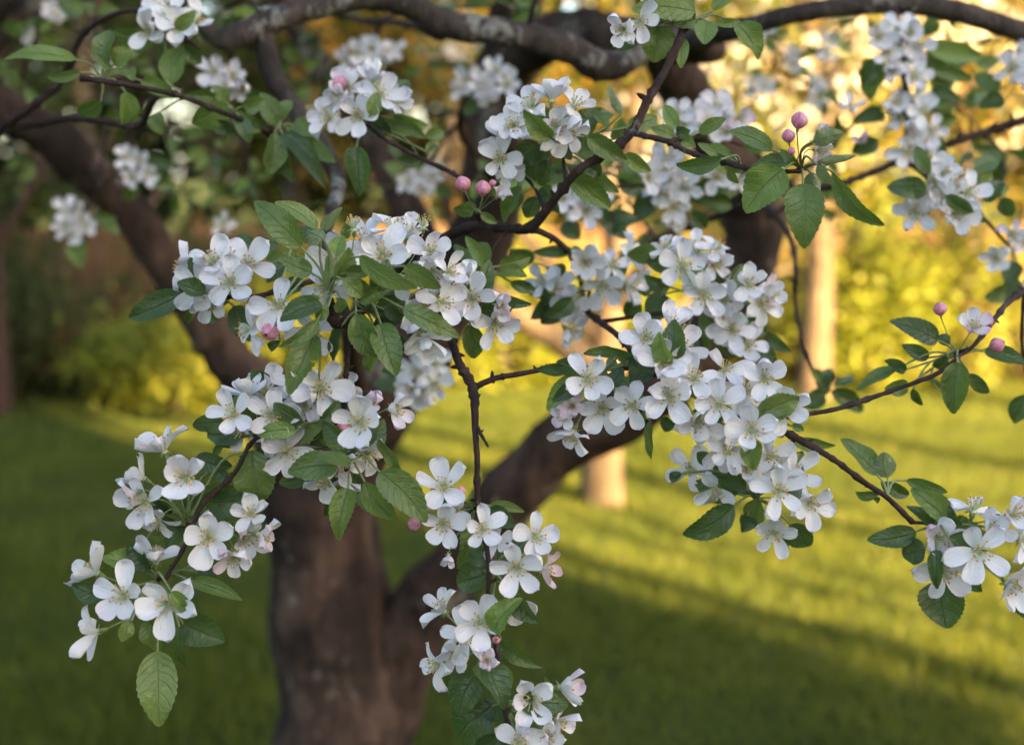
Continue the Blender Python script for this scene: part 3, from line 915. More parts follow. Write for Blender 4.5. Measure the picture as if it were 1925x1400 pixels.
def stamen_geo(seed, closed=False, n=15):
    r = random.Random(seed)
    g_ = Geo()
    # the pale throat of the flower
    ps = [Vector((0, 0, z)) for z in (-0.02, 0.03, 0.07, 0.10)]
    tube(g_, ps, [0.12, 0.105, 0.06, 0.02], 8, 0)
    for k in range(n):
        a = k * 2.39996 + r.uniform(-.3, .3)
        sp = (0.10 + 0.55 * math.sqrt((k + 0.5) / n)) * (0.5 if closed else 1.0) * r.uniform(0.75, 1.2)
        ln = r.uniform(0.34, 0.54)
        b = Vector((math.cos(a), math.sin(a), 0)) * 0.045 + Vector((0, 0, 0.06))
        e = b + Vector((math.cos(a) * math.sin(sp), math.sin(a) * math.sin(sp), math.cos(sp))) * ln
        m_ = b.lerp(e, 0.5) + Vector((0, 0, 0.02))
        tube(g_, [b, m_, e], [0.019, 0.016, 0.013], 4, 0, cap=False)
        d = 0.040 * r.uniform(0.8, 1.25)
        ex = Vector((r.uniform(-1, 1), r.uniform(-1, 1), r.uniform(-1, 1))).normalized()
        ey = ex.cross(Vector((0.3, 0.5, 0.8))).normalized()
        ez = ex.cross(ey)
        vs = [e + ex * d * 1.35, e - ex * d * 1.35, e + ey * d, e - ey * d, e + ez * d, e - ez * d]
        g_.add(vs, [(0, 2, 4), (2, 1, 4), (1, 3, 4), (3, 0, 4), (2, 0, 5), (1, 2, 5), (3, 1, 5), (0, 3, 5)], 1)
    return g_


SM = [stamen_geo(300 + k).mesh('stamens', [M['stamen'], M['anther']]) for k in range(6)]
SMC = [stamen_geo(320 + k, True, 10).mesh('stamens', [M['stamen'], M['anther']]) for k in range(2)]


def calyx_geo(g_, scale=1.0):
    ps = [Vector((0, 0, z * scale)) for z in (-0.30, -0.24, -0.14, -0.05, 0.0)]
    tube(g_, ps, [0.03 * scale, 0.065 * scale, 0.085 * scale, 0.09 * scale, 0.06 * scale], 8, 0)
    for k in range(5):
        a = k * 2 * math.pi / 5 + 0.63
        d = Vector((math.cos(a), math.sin(a), 0))
        s = Vector((-math.sin(a), math.cos(a), 0))
        r0, r1, r2 = 0.07 * scale, 0.17 * scale, 0.30 * scale
        vs = [d * r0 - s * 0.055 * scale, d * r0 + s * 0.055 * scale, d * r1 + s * 0.06 * scale + Vector((0, 0, -0.01)), d * r1 - s * 0.06 * scale + Vector((0, 0, -0.01)), d * r2 + Vector((0, 0, -0.08 * scale))]
        g_.add(vs, [(0, 1, 2, 3), (3, 2, 4)], 0)


# ---------------------------------------------------------------- flowers, buds and leaves of the front tree
BL, LV, BUDS = [], [], []        # collected, built afterwards


def frame_for(nx_, ny_):
    mg = math.hypot(nx_, ny_)
    if mg > 0.5:                                # flowers seen from the side turn well away
        k_ = min(0.97, 0.5 + (mg - 0.5) * 1.75) / mg
        nx_, ny_ = nx_ * k_, ny_ * k_
    nz = math.sqrt(max(0.02, 1 - nx_ * nx_ - ny_ * ny_))
    n_ = (RIGHT * nx_ - UP * ny_ - FWD * nz).normalized()
    ex = (RIGHT - n_ * RIGHT.dot(n_))
    if ex.length < 0.25:
        ex = UP - n_ * UP.dot(n_)
    ex.normalize()
    ey = n_.cross(ex)
    return ex, ey, n_


def cluster(d, spur, flowers=(), leaves=(), buds=(), jit=0.012, twig_r=3.0):
    """spur: (px, py[, extra depth]); every flower, bud and leaf of the cluster hangs on it"""
    sp = at(spur[0], spur[1], d + (spur[2] if len(spur) > 2 else 0.02))
    # a short spur of wood to the nearest twig
    best = min(SKEL, key=lambda q_: (q_[0] - sp).length - q_[1])
    v = sp - best[0]
    if v.length > 0.006:
        mid = best[0].lerp(sp, 0.55) + Vector((rng.uniform(-1, 1), rng.uniform(-1, 1), rng.uniform(0.2, 1))) * v.length * 0.10
        r0 = px2m(twig_r, d)
        ps, rs = catmull([best[0], mid, sp], [min(best[1] * 0.8, r0 * (1.2 + v.length * 4)), r0, r0 * 1.15], 4)
        g_ = Geo()
        tube(g_, [p_ - TB for p_ in ps], rs, 7, 0, 0.25, len(BL))
        obj('spur', g_.mesh('spur', [TW]), TREE)
        SKEL.extend((p_, r_) for p_, r_ in zip(ps[1:], rs[1:]))
    for f in flowers:
        f = tuple(f) + (0,) * 0
        x_, y_, R_ = f[0], f[1], f[2]
        nx_, ny_ = (f[3], f[4]) if len(f) > 4 else (rng.uniform(-.3, .3), rng.uniform(-.3, .2))
        roll = f[5] if len(f) > 5 and f[5] is not None else rng.uniform(0, 72)
        kind = f[6] if len(f) > 6 else ''
        dd = f[7] if len(f) > 7 else rng.uniform(-jit, jit) + 0.010 * (nx_ * nx_ + ny_ * ny_)
        BL.append(dict(p=at(x_, y_, d + dd), R=px2m(R_, d + dd), Rpx=R_, n=(nx_, ny_), roll=roll, kind=kind, spur=sp))
    if len(flowers) >= 4 and d < 1.3:
        extra = []
        for f in flowers[::2]:
            a_ = math.atan2(f[1] - spur[1], f[0] - spur[0]) + rng.uniform(-0.7, 0.7)
            r0_, ln_ = rng.uniform(18, 42), rng.uniform(55, 92)
            bx_, by_ = spur[0] + math.cos(a_) * r0_, spur[1] + math.sin(a_) * r0_
            extra.append((bx_, by_, bx_ + math.cos(a_) * ln_, by_ + math.sin(a_) * ln_ + 8, ln_ * rng.uniform(0.42, 0.60), dict(m=rng.choice(['leaf', 'leaf_dark', 'leaf_dark', 'leaf_bright']), dd=rng.choice([rng.uniform(-0.035, -0.02), rng.uniform(0.012, 0.045), rng.uniform(0.012, 0.045)]), roll=rng.uniform(-40, 40))))
        leaves = list(leaves) + extra
    for f in leaves:
        bx, by, tx, ty, w_ = f[:5]
        o_ = f[5] if len(f) > 5 else {}
        dd = o_.get('dd', 0.014 + rng.uniform(-0.008, 0.012))
        td = o_.get('td', rng.uniform(-0.010, 0.014))
        b_, t_ = at(bx, by, d + dd), at(tx, ty, d + dd + td)
        LV.append(dict(b=b_, t=t_, w=px2m(w_, d + dd), roll=o_.get('roll', rng.uniform(-28, 28)), m=o_.get('m', 'leaf'),
                       size=math.hypot(tx - bx, ty - by) * w_, spur=sp, under=o_.get('u', 0), curl=o_.get('c', rng.uniform(0.2, 1.0)), d=d, hole=o_.get('hole', 0)))
    for f in buds:
        x_, y_, R_ = f[:3]
        nx_, ny_ = (f[3], f[4]) if len(f) > 4 else (rng.uniform(-.3, .3), -0.7)
        BUDS.append(dict(p=at(x_, y_, d + (f[5] if len(f) > 5 else 0)), R=px2m(R_ * 0.86, d), n=(nx_, ny_), spur=sp))


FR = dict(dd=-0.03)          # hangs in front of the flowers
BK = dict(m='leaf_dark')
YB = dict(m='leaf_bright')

# --- bottom left
cluster(0.98, (298, 1092), [
    (317, 1134, 63, .1, -.1, -49, '', -0.02), (235, 1121, 61, -.2, -.35, -80, '', -0.01), (184, 1078, 58, -.72, -.4, -60), (186, 1186, 57, -.8, .2, -75),
    (293, 1058, 56, .05, -.82, 0)],
    [(296, 1222, 299, 1366, 71, dict(roll=5, dd=0.0, td=-0.01)), (277, 1165, 299, 1226, 34, dict(roll=40)), (343, 1172, 421, 1206, 62, dict(roll=5, m='leaf_dark', dd=0.02)), (337, 1176, 349, 1256, 26, dict(roll=35)),
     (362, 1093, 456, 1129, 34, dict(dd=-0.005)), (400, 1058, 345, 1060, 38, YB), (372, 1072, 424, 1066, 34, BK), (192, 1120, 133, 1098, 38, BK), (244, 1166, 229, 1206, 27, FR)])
# --- left, above it
cluster(0.985, (352, 985), [
    (350, 897, 60, .1, -.05, -95, '', -0.025), (278, 941, 58, -.25, .12, -100), (310, 850, 58, -.3, -.82, 0), (272, 900, 48, -.7, -.45), (258, 925, 42, -.75, .25, None, 'p'),
    (394, 1007, 59, 0, .15, -95, '', -0.01), (455, 1012, 54, .55, .1, -60, 'p'), (472, 968, 46, .1, -.35, -30, 'p', 0.0), (484, 1003, 46, .8, .1, -40, 'p'), (440, 1040, 48, .1, .55, 20, 'p'), (300, 975, 40, -.3, .6)],
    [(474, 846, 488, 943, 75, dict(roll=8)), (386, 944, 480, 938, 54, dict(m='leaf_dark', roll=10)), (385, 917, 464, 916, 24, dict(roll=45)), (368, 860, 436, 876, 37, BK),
     (373, 968, 330, 950, 25, {}), (342, 985, 316, 1036, 32, BK), (272, 1014, 326, 1047, 38, dict(m='leaf')), (300, 990, 314, 962, 22, {}), (408, 880, 440, 905, 26, BK)])
# --- middle left mass
cluster(0.995, (478, 822), [
    (440, 780, 54, -.1, -.2, -105, '', -0.02), (470, 745, 50, -.25, -.7, 10), (514, 781, 57, 0, -.12, -80, '', -0.02), (500, 738, 56, -.1, -.45, -70), (455, 805, 40, -.4, .5)],
    [(423, 792, 360, 802, 33, BK), (427, 768, 415, 738, 16, {}), (502, 722, 472, 698, 32, BK), (456, 822, 403, 832, 24, BK), (420, 830, 402, 860, 15, {}), (520, 830, 480, 850, 28, BK)])
cluster(0.995, (590, 810), [
    (602, 730, 62, .22, -.02, -60, '', -0.01), (552, 782, 56, .2, .1, -90), (538, 845, 57, .25, .25, -70, '', -0.01), (598, 790, 48, .3, .5), (575, 760, 52, -.2, .1), (560, 720, 48, 0, -.6), (520, 820, 46, -.2, .3),
    (634, 730, 48, .5, .3)],
    [(592, 628, 543, 743, 58, dict(roll=6, dd=-0.04, td=-0.01, hole=1)), (656, 768, 646, 720, 32, BK), (660, 848, 607, 790, 42, dict(roll=-20, dd=-0.02)), (606, 796, 565, 836, 24, dict(roll=40, dd=-0.02)), (622, 802, 582, 838, 32, BK)])
cluster(0.985, (652, 862), [
    (677, 792, 62, 0, .05, -88, '', -0.03), (735, 770, 47, .68, 0, -40, 'p', -0.005), (702, 762, 40, .1, -.5, 20, 'c', -0.02), (640, 860, 48, .2, .6), (690, 850, 48, .4, .4), (615, 895, 52, -.2, .65), (645, 895, 45, 0, .75)],
    [(635, 876, 538, 886, 54, dict(dd=-0.025, roll=10)), (660, 872, 594, 856, 25, dict(dd=-0.035, roll=45)), (655, 918, 637, 1016, 52, dict(dd=-0.02, roll=5, td=-0.01)), (643, 895, 612, 971, 40, BK),
     (636, 890, 596, 908, 34, BK), (685, 905, 744, 978, 48, dict(dd=-0.02, roll=8)), (713, 886, 804, 982, 62, dict(dd=-0.03, roll=-5)), (712, 825, 758, 893, 22, dict(roll=40, dd=0.0)), (660, 862, 682, 836, 28, BK), (577, 895, 524, 908, 34, BK)],
    [(645, 804, 15, -.7, .3, -0.01)])
# --- central head
cluster(0.98, (620, 555, -0.005), [
    (632, 492, 58, 0, -.12, -85, '', 0.03), (610, 540, 54, -.2, .05, 20, '', 0.04), (665, 432, 52, 0, -.7, 0, 's', 0.0), (590, 622, 54, 0, .2, 30, '', 0.03)],
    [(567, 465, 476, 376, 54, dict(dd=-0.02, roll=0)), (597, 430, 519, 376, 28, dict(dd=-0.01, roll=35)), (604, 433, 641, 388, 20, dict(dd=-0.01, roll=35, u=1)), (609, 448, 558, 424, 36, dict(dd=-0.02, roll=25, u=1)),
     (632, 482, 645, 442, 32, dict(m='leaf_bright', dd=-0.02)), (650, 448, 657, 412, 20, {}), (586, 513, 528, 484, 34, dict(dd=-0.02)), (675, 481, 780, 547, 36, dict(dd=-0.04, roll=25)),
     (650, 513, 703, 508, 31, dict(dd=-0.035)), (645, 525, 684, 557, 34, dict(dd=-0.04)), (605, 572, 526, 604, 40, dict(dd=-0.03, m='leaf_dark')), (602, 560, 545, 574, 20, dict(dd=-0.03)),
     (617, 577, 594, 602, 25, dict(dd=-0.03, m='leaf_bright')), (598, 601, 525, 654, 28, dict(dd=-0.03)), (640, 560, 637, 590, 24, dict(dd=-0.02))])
cluster(0.985, (690, 585), [
    (720, 483, 64, .05, -.2, -60, '', -0.01), (740, 440, 56, 0, -.78, 0, '', 0.02), (810, 477, 49, .1, -.32, -95, '', 0.01), (795, 428, 45, 0, -.7, 0, 's', 0.02), (812, 507, 45, .2, .35, 10), (840, 512, 42, .6, -.2), (790, 572, 60, .45, .25, -80),
    (825, 566, 52, .5, .2, -20), (800, 604, 60, .1, .62, 20), (838, 537, 44, .6, 0, 0, 's'), (795, 630, 48, .3, .6), (770, 520, 46, -.3, .3), (690, 455, 50, -.3, -.5, None, '', 0.03), (765, 445, 46, .2, -.6, None, '', 0.03)],
    [(760, 499, 829, 540, 36, dict(dd=-0.03, roll=20)), (745, 515, 713, 560, 48, dict(m='leaf_dark')), (675, 568, 742, 540, 29, dict(dd=-0.03)), (757, 579, 868, 632, 38, dict(dd=-0.03, roll=-15)),
     (668, 590, 711, 673, 58, dict(dd=-0.03, roll=12)), (716, 608, 745, 705, 56, dict(dd=-0.025, roll=-8)), (705, 655, 694, 700, 28, dict(m='leaf_bright')), (641, 612, 623, 681, 22, dict(roll=40, m='leaf_dark')), (722, 582, 753, 602, 26, BK)])
cluster(1.0, (505, 600), [
    (525, 577, 54, -.05, -.25, -90, '', -0.02), (473, 617, 51, -.72, .2, -70, ''), (500, 600, 40, -.3, .5)],
    [(527, 640, 504, 662, 18, BK), (560, 480, 498, 492, 30, dict(dd=.12)), (520, 452, 480, 474, 28, dict(dd=.13, m='leaf_dark')), (575, 530, 520, 552, 30, dict(dd=.1, m='leaf_dark')), (540, 500, 500, 530, 28, dict(dd=.11, m='leaf_dark')), (545, 620, 520, 600, 26, BK)],
    [(508, 622, 20, -.3, .4, -0.02)])
cluster(1.02, (868, 590), [
    (888, 561, 54, 0, 0, -70, '', -0.01), (929, 606, 52, .2, .35, 60, ''), (936, 572, 40, .3, .1, 0, 'c'), (880, 530, 40, -.2, -.6)],
    [(885, 608, 890, 673, 42, dict(roll=5)), (893, 590, 853, 602, 30, BK), (930, 560, 1000, 572, 24, BK)])
cluster(1.1, (912, 512), [],
        [(905, 505, 853, 458, 28, {}), (915, 500, 875, 444, 28, YB), (920, 492, 898, 453, 22, {}), (938, 500, 1001, 484, 40, {}), (935, 512, 992, 518, 28, {}), (905, 512, 870, 512, 28, BK), (960, 530, 1010, 548, 24, BK)])
cluster(1.42, (800, 690), [(785, 695, 40, -.2, .2, -150), (815, 685, 38, .2, -.1), (795, 735, 38, -.2, .3), (775, 728, 36, -.4, .2), (815, 720, 36, .3, .3)],
        [(770, 690, 715, 700, 30, BK), (760, 730, 700, 722, 30, BK), (790, 660, 760, 640, 28, BK)])
# --- left, soft
cluster(1.06, (420, 572), [
    (436, 532, 57, 0, 0, -95, '', -0.02), (373, 538, 56, -.1, .1, -140, '', -0.01), (465, 498, 56, .2, -.1, -50), (400, 496, 53, 0, -.55, 0), (350, 507, 46, -.68, -.35), (430, 490, 45, 0, -.6), (395, 565, 42, 0, .5)],
    [(345, 552, 238, 597, 46, dict(roll=15, m='leaf_dark')), (380, 580, 412, 603, 38, BK), (440, 575, 470, 642, 42, dict(roll=30, m='leaf_dark')), (490, 482, 448, 438, 32, BK), (366, 580, 350, 608, 18, {})])
# --- upper left, soft
cluster(1.24, (310, 75), [(279, 61, 46, 0, 0, -100), (337, 53, 46, .1, -.1, -120), (370, 42, 42, .3, -.3), (305, 15, 42, 0, -.5), (320, 30, 40, -.1, -.4)],
        [(320, 160, 345, 88, 46, YB), (340, 90, 380, 120, 30, BK)])
cluster(1.16, (190, 150), [], [(145, 112, 4, 109, 26, dict(roll=30, m='leaf_bright')), (152, 136, 88, 146, 20, {}), (193, 125, 203, 52, 40, {}), (215, 122, 252, 95, 34, {}), (190, 190, 143, 217, 32, {}), (236, 172, 230, 238, 40, YB), (240, 130, 252, 152, 24, {}), (265, 152, 332, 184, 34, YB), (210, 130, 180, 100, 18, {})])
cluster(1.22, (440, 215), [], [(430, 200, 359, 236, 48, YB), (435, 215, 492, 248, 32, {}), (425, 195, 400, 160, 26, {}), (450, 220, 470, 270, 30, BK), (410, 185, 345, 178, 26, {}), (290, 216, 303, 252, 30, {}), (455, 200, 500, 190, 32, {}), (400, 230, 440, 250, 30, BK)])
cluster(1.24, (525, 240), [], [(522, 232, 488, 172, 40, {}), (528, 228, 545, 185, 30, {}), (540, 240, 632, 308, 40, YB), (530, 250, 612, 350, 38, BK), (515, 250, 500, 332, 48, {}), (550, 235, 600, 250, 34, {}), (520, 262, 555, 345, 34, BK), (500, 235, 460, 225, 34, {})])
cluster(1.19, (690, 235), [(715, 180, 47, .1, -.1, -140, '', -.02), (655, 168, 44, -.1, -.1), (673, 218, 48, 0, .1, -70, '', -.02), (620, 222, 44, -.4, -.1), (702, 158, 44, 0, -.6), (640, 190, 42, -.3, -.2, None, 'p'), (740, 190, 40, .4, 0)],
        [(670, 276, 673, 368, 54, dict(m='leaf_dark', roll=5, dd=-.02)), (690, 228, 735, 250, 42, BK), (740, 222, 800, 262, 34, {}), (800, 258, 836, 246, 28, {}), (800, 285, 830, 270, 20, {}), (790, 300, 745, 300, 24, BK)],
        [(638, 158, 17, -.5, -.5)])
cluster(1.7, (915, 165), [(880, 150, 33), (905, 165, 34), (935, 140, 34), (952, 160, 32), (915, 190, 32), (870, 165, 28)], [(900, 190, 870, 215, 30, BK), (890, 130, 850, 120, 30, {})])
cluster(1.8, (700, 115), [(670, 100, 32), (700, 95, 32), (725, 105, 32), (690, 125, 30), (650, 115, 28), (740, 95, 28)], [(660, 130, 610, 150, 40, BK), (640, 150, 600, 200, 40, BK)])
cluster(2.05, (140, 425), [(125, 395, 28), (150, 400, 28), (165, 425, 28), (125, 425, 28), (145, 440, 26)], [(150, 448, 150, 505, 38, YB), (180, 400, 220, 410, 26, {}), (190, 415, 225, 440, 22, {})])
cluster(1.9, (260, 310), [(240, 295, 26), (265, 300, 26), (250, 335, 26), (280, 330, 24)], [(270, 300, 340, 310, 26, BK), (250, 340, 230, 380, 26, {}), (290, 330, 330, 350, 30, {}), (300, 300, 310, 350, 28, BK)])
cluster(1.52, (432, 150), [(403, 138, 36), (440, 145, 34), (460, 170, 34), (425, 165, 32)], [(450, 170, 500, 200, 32, {}), (410, 165, 380, 190, 30, {})])
cluster(1.95, (800, 335), [(790, 325, 26), (815, 335, 26), (770, 345, 26), (420, 420, 24), (795, 360, 24)], [(760, 330, 720, 310, 28, {}), (820, 350, 850, 370, 24, BK)])
# --- centre right crown
cluster(1.08, (1060, 290), [
    (1043, 235, 52, .2, .3, -100, '', -.02), (1064, 246, 48, .35, .5, 60, '', -.015), (1002, 205, 50, -.4, -.5), (1036, 190, 47, 0, -.75), (1078, 202, 44, .4, -.4), (977, 240, 50, -.5, 0), (965, 238, 40, -.4, -.4)],
    [(1080, 225, 1156, 208, 32, {}), (1105, 255, 1181, 304, 38, dict(dd=-.02)), (1090, 260, 1146, 295, 36, {}), (1155, 262, 1170, 224, 34, YB), (1175, 290, 1226, 324, 30, YB), (1012, 268, 966, 308, 50, BK),
     (1024, 272, 993, 322, 34, {}), (1070, 330, 1152, 392, 46, YB), (1120, 330, 1162, 362, 28, {}), (1060, 215, 1055, 245, 20, YB), (1140, 240, 1120, 212, 24, {}), (1180, 240, 1240, 220, 34, {}), (1170, 215, 1140, 160, 18, dict(u=1, roll=40)),
     (1030, 300, 1015, 350, 34, BK), (1100, 300, 1130, 330, 30, BK), (1040, 270, 1075, 300, 30, BK)],
    [(998, 238, 8, -.3, .2)])
cluster(1.1, (985, 330), [(940, 300, 50, 0, 0, -150, '', -.01), (946, 264, 44, 0, -.5), (955, 320, 36, .3, .4)],
        [(980, 350, 942, 418, 30, dict(roll=30, m='leaf_bright')), (970, 360, 965, 400, 36, BK), (1010, 370, 985, 410, 34, BK), (1020, 350, 1050, 400, 34, BK), (990, 300, 1010, 340, 34, BK)])
cluster(1.08, (895, 400), [(935, 368, 28, .3, -.2, 0, 'c')], [(895, 395, 870, 385, 22, {}), (905, 400, 935, 420, 18, {}), (890, 392, 850, 400, 26, {})], [(870, 347, 17, -.3, -.75), (907, 355, 17, 0, -.75), (926, 345, 8, -.2, -.8)])
cluster(1.07, (1300, 45), [(1174, 56, 44, -.3, .3), (1202, 38, 44, 0, .3), (1230, 10, 40, .2, 0)],
        [(1238, 45, 1229, 118, 66, dict(roll=0)), (1306, 22, 1186, 18, 46, dict(roll=15)), (1310, 36, 1266, 48, 30, {}), (1330, 40, 1324, 83, 42, YB), (1385, 45, 1426, 113, 46, dict(roll=-25)), (1275, 65, 1281, 128, 28, YB), (1206, 70, 1155, 94, 18, BK),
         (1305, 8, 1260, -20, 30, {}), (1340, 20, 1380, -15, 24, {}), (1345, 45, 1395, 40, 18, {})])
cluster(1.05, (1285, 268), [], [(1275, 240, 1247, 196, 28, YB), (1266, 256, 1224, 240, 25, {}), (1314, 250, 1365, 222, 26, {}), (1272, 250, 1297, 246, 24, BK), (1280, 256, 1307, 276, 22, {})])
cluster(1.02, (1390, 312), [], [(1356, 300, 1271, 308, 32, dict(dd=-.02)), (1376, 292, 1334, 268, 17, {}), (1350, 290, 1311, 270, 18, {}), (1378, 310, 1397, 324, 18, {}), (1372, 316, 1386, 346, 18, {})])
cluster(1.37, (1345, 255), [(1300, 215, 40), (1345, 202, 40), (1385, 225, 40, .2, 0, None, 'p'), (1330, 232, 38), (1285, 235, 38), (1365, 250, 36), (1270, 215, 34)], [(1400, 260, 1450, 280, 34, BK), (1340, 280, 1380, 330, 40, {}), (1300, 260, 1260, 240, 34, {})])
cluster(1.42, (1255, 345), [(1240, 322, 38), (1272, 340, 38), (1215, 335, 38), (1255, 300, 36), (1290, 350, 36), (1265, 385, 34, 0, .5), (1235, 365, 36), (1345, 335, 38), (1385, 340, 36), (1270, 405, 30, 0, .6)],
        [(1290, 360, 1400, 350, 52, BK), (1320, 370, 1380, 390, 40, {}), (1220, 360, 1190, 420, 44, BK), (1200, 330, 1180, 290, 34, {}), (1300, 400, 1330, 430, 34, BK)])
cluster(1.38, (1090, 370), [(1075, 388, 40, -.1, .2, None, 'p'), (1100, 395, 36, .2, .2), (1060, 375, 34), (1125, 365, 30)], [(1110, 350, 1140, 420, 34, BK), (1040, 360, 1000, 350, 34, {}), (1060, 420, 1090, 450, 36, BK), (1140, 430, 1200, 410, 40, BK), (1130, 400, 1180, 450, 40, BK)])
# --- upper right in focus
cluster(0.985, (1506, 320), [(1527, 268, 40, .62, -.45, -60, 'c'), (1535, 282, 34, .5, .3, 20, 'p', .01)],
        [(1530, 265, 1583, 250, 32, dict(u=1, dd=-.02, roll=15)), (1538, 308, 1611, 295, 18, dict(u=1, roll=35)), (1537, 310, 1568, 346, 20, dict(u=1, roll=30, dd=-.02)), (1565, 322, 1659, 431, 34, dict(roll=30)),
         (1510, 345, 1511, 461, 70, dict(roll=3, dd=0, td=-.01)), (1473, 318, 1401, 400, 76, dict(roll=10, dd=0, m='leaf_bright')), (1480, 307, 1412, 314, 26, dict(m='leaf_dark', roll=25)), (1501, 309, 1467, 281, 18, {}),
         (1525, 325, 1536, 372, 32, dict(dd=.02, u=1)), (1452, 282, 1369, 248, 34, dict(roll=25))],
        [(1502, 228, 19, .1, -.8), (1482, 257, 15, -.15, -.8), (1487, 285, 9, .1, -.7), (1546, 301, 16, .6, -.1, .02)])
# --- right, soft column
cluster(1.5, (1700, 110), [(1650, 72, 38), (1690, 55, 38), (1725, 85, 38), (1700, 112, 36), (1675, 135, 34, 0, 0, None, 'c'), (1715, 145, 38), (1665, 100, 32), (1710, 65, 34)], [(1640, 110, 1620, 160, 44, {}), (1730, 110, 1780, 130, 38, {}), (1660, 120, 1630, 190, 50, YB), (1740, 90, 1855, 105, 40, YB)])
cluster(1.5, (1715, 225), [(1720, 190, 38), (1690, 222, 40), (1735, 212, 38), (1748, 245, 38), (1710, 252, 40), (1704, 285, 38, 0, .3), (1730, 270, 36), (1680, 195, 32), (1600, 205, 30, 0, -.6), (1615, 262, 24, 0, 0, None, 'c')],
        [(1745, 180, 1805, 190, 34, BK), (1760, 215, 1800, 225, 30, {}), (1760, 260, 1780, 300, 30, BK), (1660, 215, 1600, 230, 34, BK), (1650, 260, 1600, 290, 34, BK), (1750, 150, 1800, 160, 34, YB), (1755, 130, 1830, 150, 30, {})])
cluster(1.26, (1760, 360), [(1745, 347, 44, 0, -.1), (1718, 398, 47, -.1, .1, -170), (1795, 400, 46, .1, .3, 70), (1815, 362, 44, .3, 0), (1772, 330, 42, 0, -.5), (1765, 375, 42), (1735, 370, 42, -.2, 0), (1790, 350, 40)],
        [(1820, 350, 1870, 330, 40, {}), (1810, 390, 1852, 418, 24, BK), (1830, 320, 1880, 300, 34, {}), (1890, 370, 1900, 410, 32, BK), (1850, 380, 1890, 340, 36, BK)])
cluster(1.5, (1915, 150), [(1900, 128, 38), (1922, 140, 38), (1915, 110, 34), (1940, 150, 36)], [(1890, 190, 1840, 200, 34, BK), (1880, 170, 1830, 140, 34, {})])
cluster(1.42, (1905, 470), [(1900, 442, 38, 0, 0, None, 'p'), (1872, 485, 36, -.3, .1, None, 'p'), (1925, 455, 36, 0, 0, None, 'p'), (1925, 535, 30)], [(1900, 490, 1895, 540, 40, BK), (1910, 520, 1880, 570, 36, BK), (1890, 545, 1850, 560, 30, {})])
# --- far right bud spray
cluster(1.075, (1797, 668), [(1828, 618, 42, .05, -.5, -90, 'p')],
        [(1764, 640, 1673, 603, 40, dict(roll=20, m='leaf_dark')), (1786, 645, 1762, 632, 22, BK), (1746, 673, 1696, 648, 28, BK), (1704, 695, 1663, 678, 27, BK), (1692, 690, 1607, 732, 22, dict(roll=35)), (1708, 726, 1663, 730, 31, {}),
         (1780, 668, 1764, 694, 34, BK), (1850, 660, 1930, 686, 34, BK), (1800, 680, 1793, 779, 58, dict(roll=5, dd=-.01, m='leaf')), (1822, 703, 1861, 740, 25, BK), (1716, 730, 1734, 760, 16, BK), (1746, 713, 1772, 734, 12, {})],
        [(1767, 582, 15, -.2, -.8), (1873, 648, 17, .6, -.3), (1857, 604, 12, .5, -.5, .02)])
cluster(1.2, (1935, 740), [], [(1938, 742, 1905, 797, 46, BK), (1950, 760, 1990, 790, 40, BK)])
cluster(1.43, (1546, 740), [], [(1548, 735, 1500, 762, 44, BK), (1545, 728, 1562, 690, 26, BK), (1560, 735, 1625, 775, 40, BK), (1550, 745, 1540, 690, 22, BK), (1565, 725, 1610, 705, 20, BK), (1545, 720, 1525, 690, 20, {})])
# --- main right mass
cluster(0.99, (1130, 700), [
    (1104, 712, 55, 0, -.05, -55, '', -.025), (1077, 762, 36, -.1, .1, 0, 'c', -.01), (1080, 808, 48, -.35, .7, 20), (1132, 765, 52, 0, .2, -30), (1190, 761, 52, -.2, .1, -70, '', -.01), (1065, 780, 36, -.5, .2, None, 'p')],
    [(1165, 668, 1096, 664, 26, dict(roll=20)), (1087, 692, 1046, 680, 38, BK), (1066, 696, 1011, 694, 26, BK), (1140, 690, 1163, 684, 30, BK), (1196, 680, 1149, 655, 28, BK), (1220, 690, 1186, 724, 48, BK), (1223, 790, 1220, 864, 17, dict(roll=40)), (1150, 725, 1170, 690, 30, BK)])
cluster(0.99, (1275, 715), [
    (1256, 744, 60, 0, 0, -15, '', -.02), (1303, 713, 52, .1, -.4, -80), (1214, 638, 54, 0, -.25, -110, '', -.005), (1247, 685, 57, 0, -.28, -95, '', -.02), (1276, 660, 52, .3, -.35), (1262, 618, 48, .1, -.6), (1278, 628, 44, .2, -.7, 0, 's'),
    (1362, 696, 50, 0, -.38, -80), (1311, 790, 58, .05, .15, -50, '', .0)],
    [(1330, 745, 1290, 738, 18, dict(dd=-.015)), (1250, 690, 1215, 670, 30, BK), (1340, 790, 1355, 820, 30, BK), (1270, 800, 1240, 790, 26, BK)])
cluster(0.99, (1405, 790), [
    (1436, 712, 54, .1, -.1, -95, '', -.01), (1399, 733, 48, 0, 0, -40), (1353, 759, 53, -.2, .1, -100, '', -.015), (1412, 807, 60, 0, 0, -100, '', -.03), (1467, 765, 57, .2, 0, -100, '', -.02), (1445, 855, 50, .3, .3)],
    [(1416, 826, 1418, 884, 42, dict(dd=-.03, roll=5, m='leaf_bright')), (1475, 735, 1495, 740, 20, {}), (1488, 800, 1512, 809, 16, {}), (1500, 825, 1571, 839, 19, dict(dd=.04)), (1490, 828, 1536, 852, 17, dict(dd=.05)), (1450, 800, 1475, 820, 24, BK)])
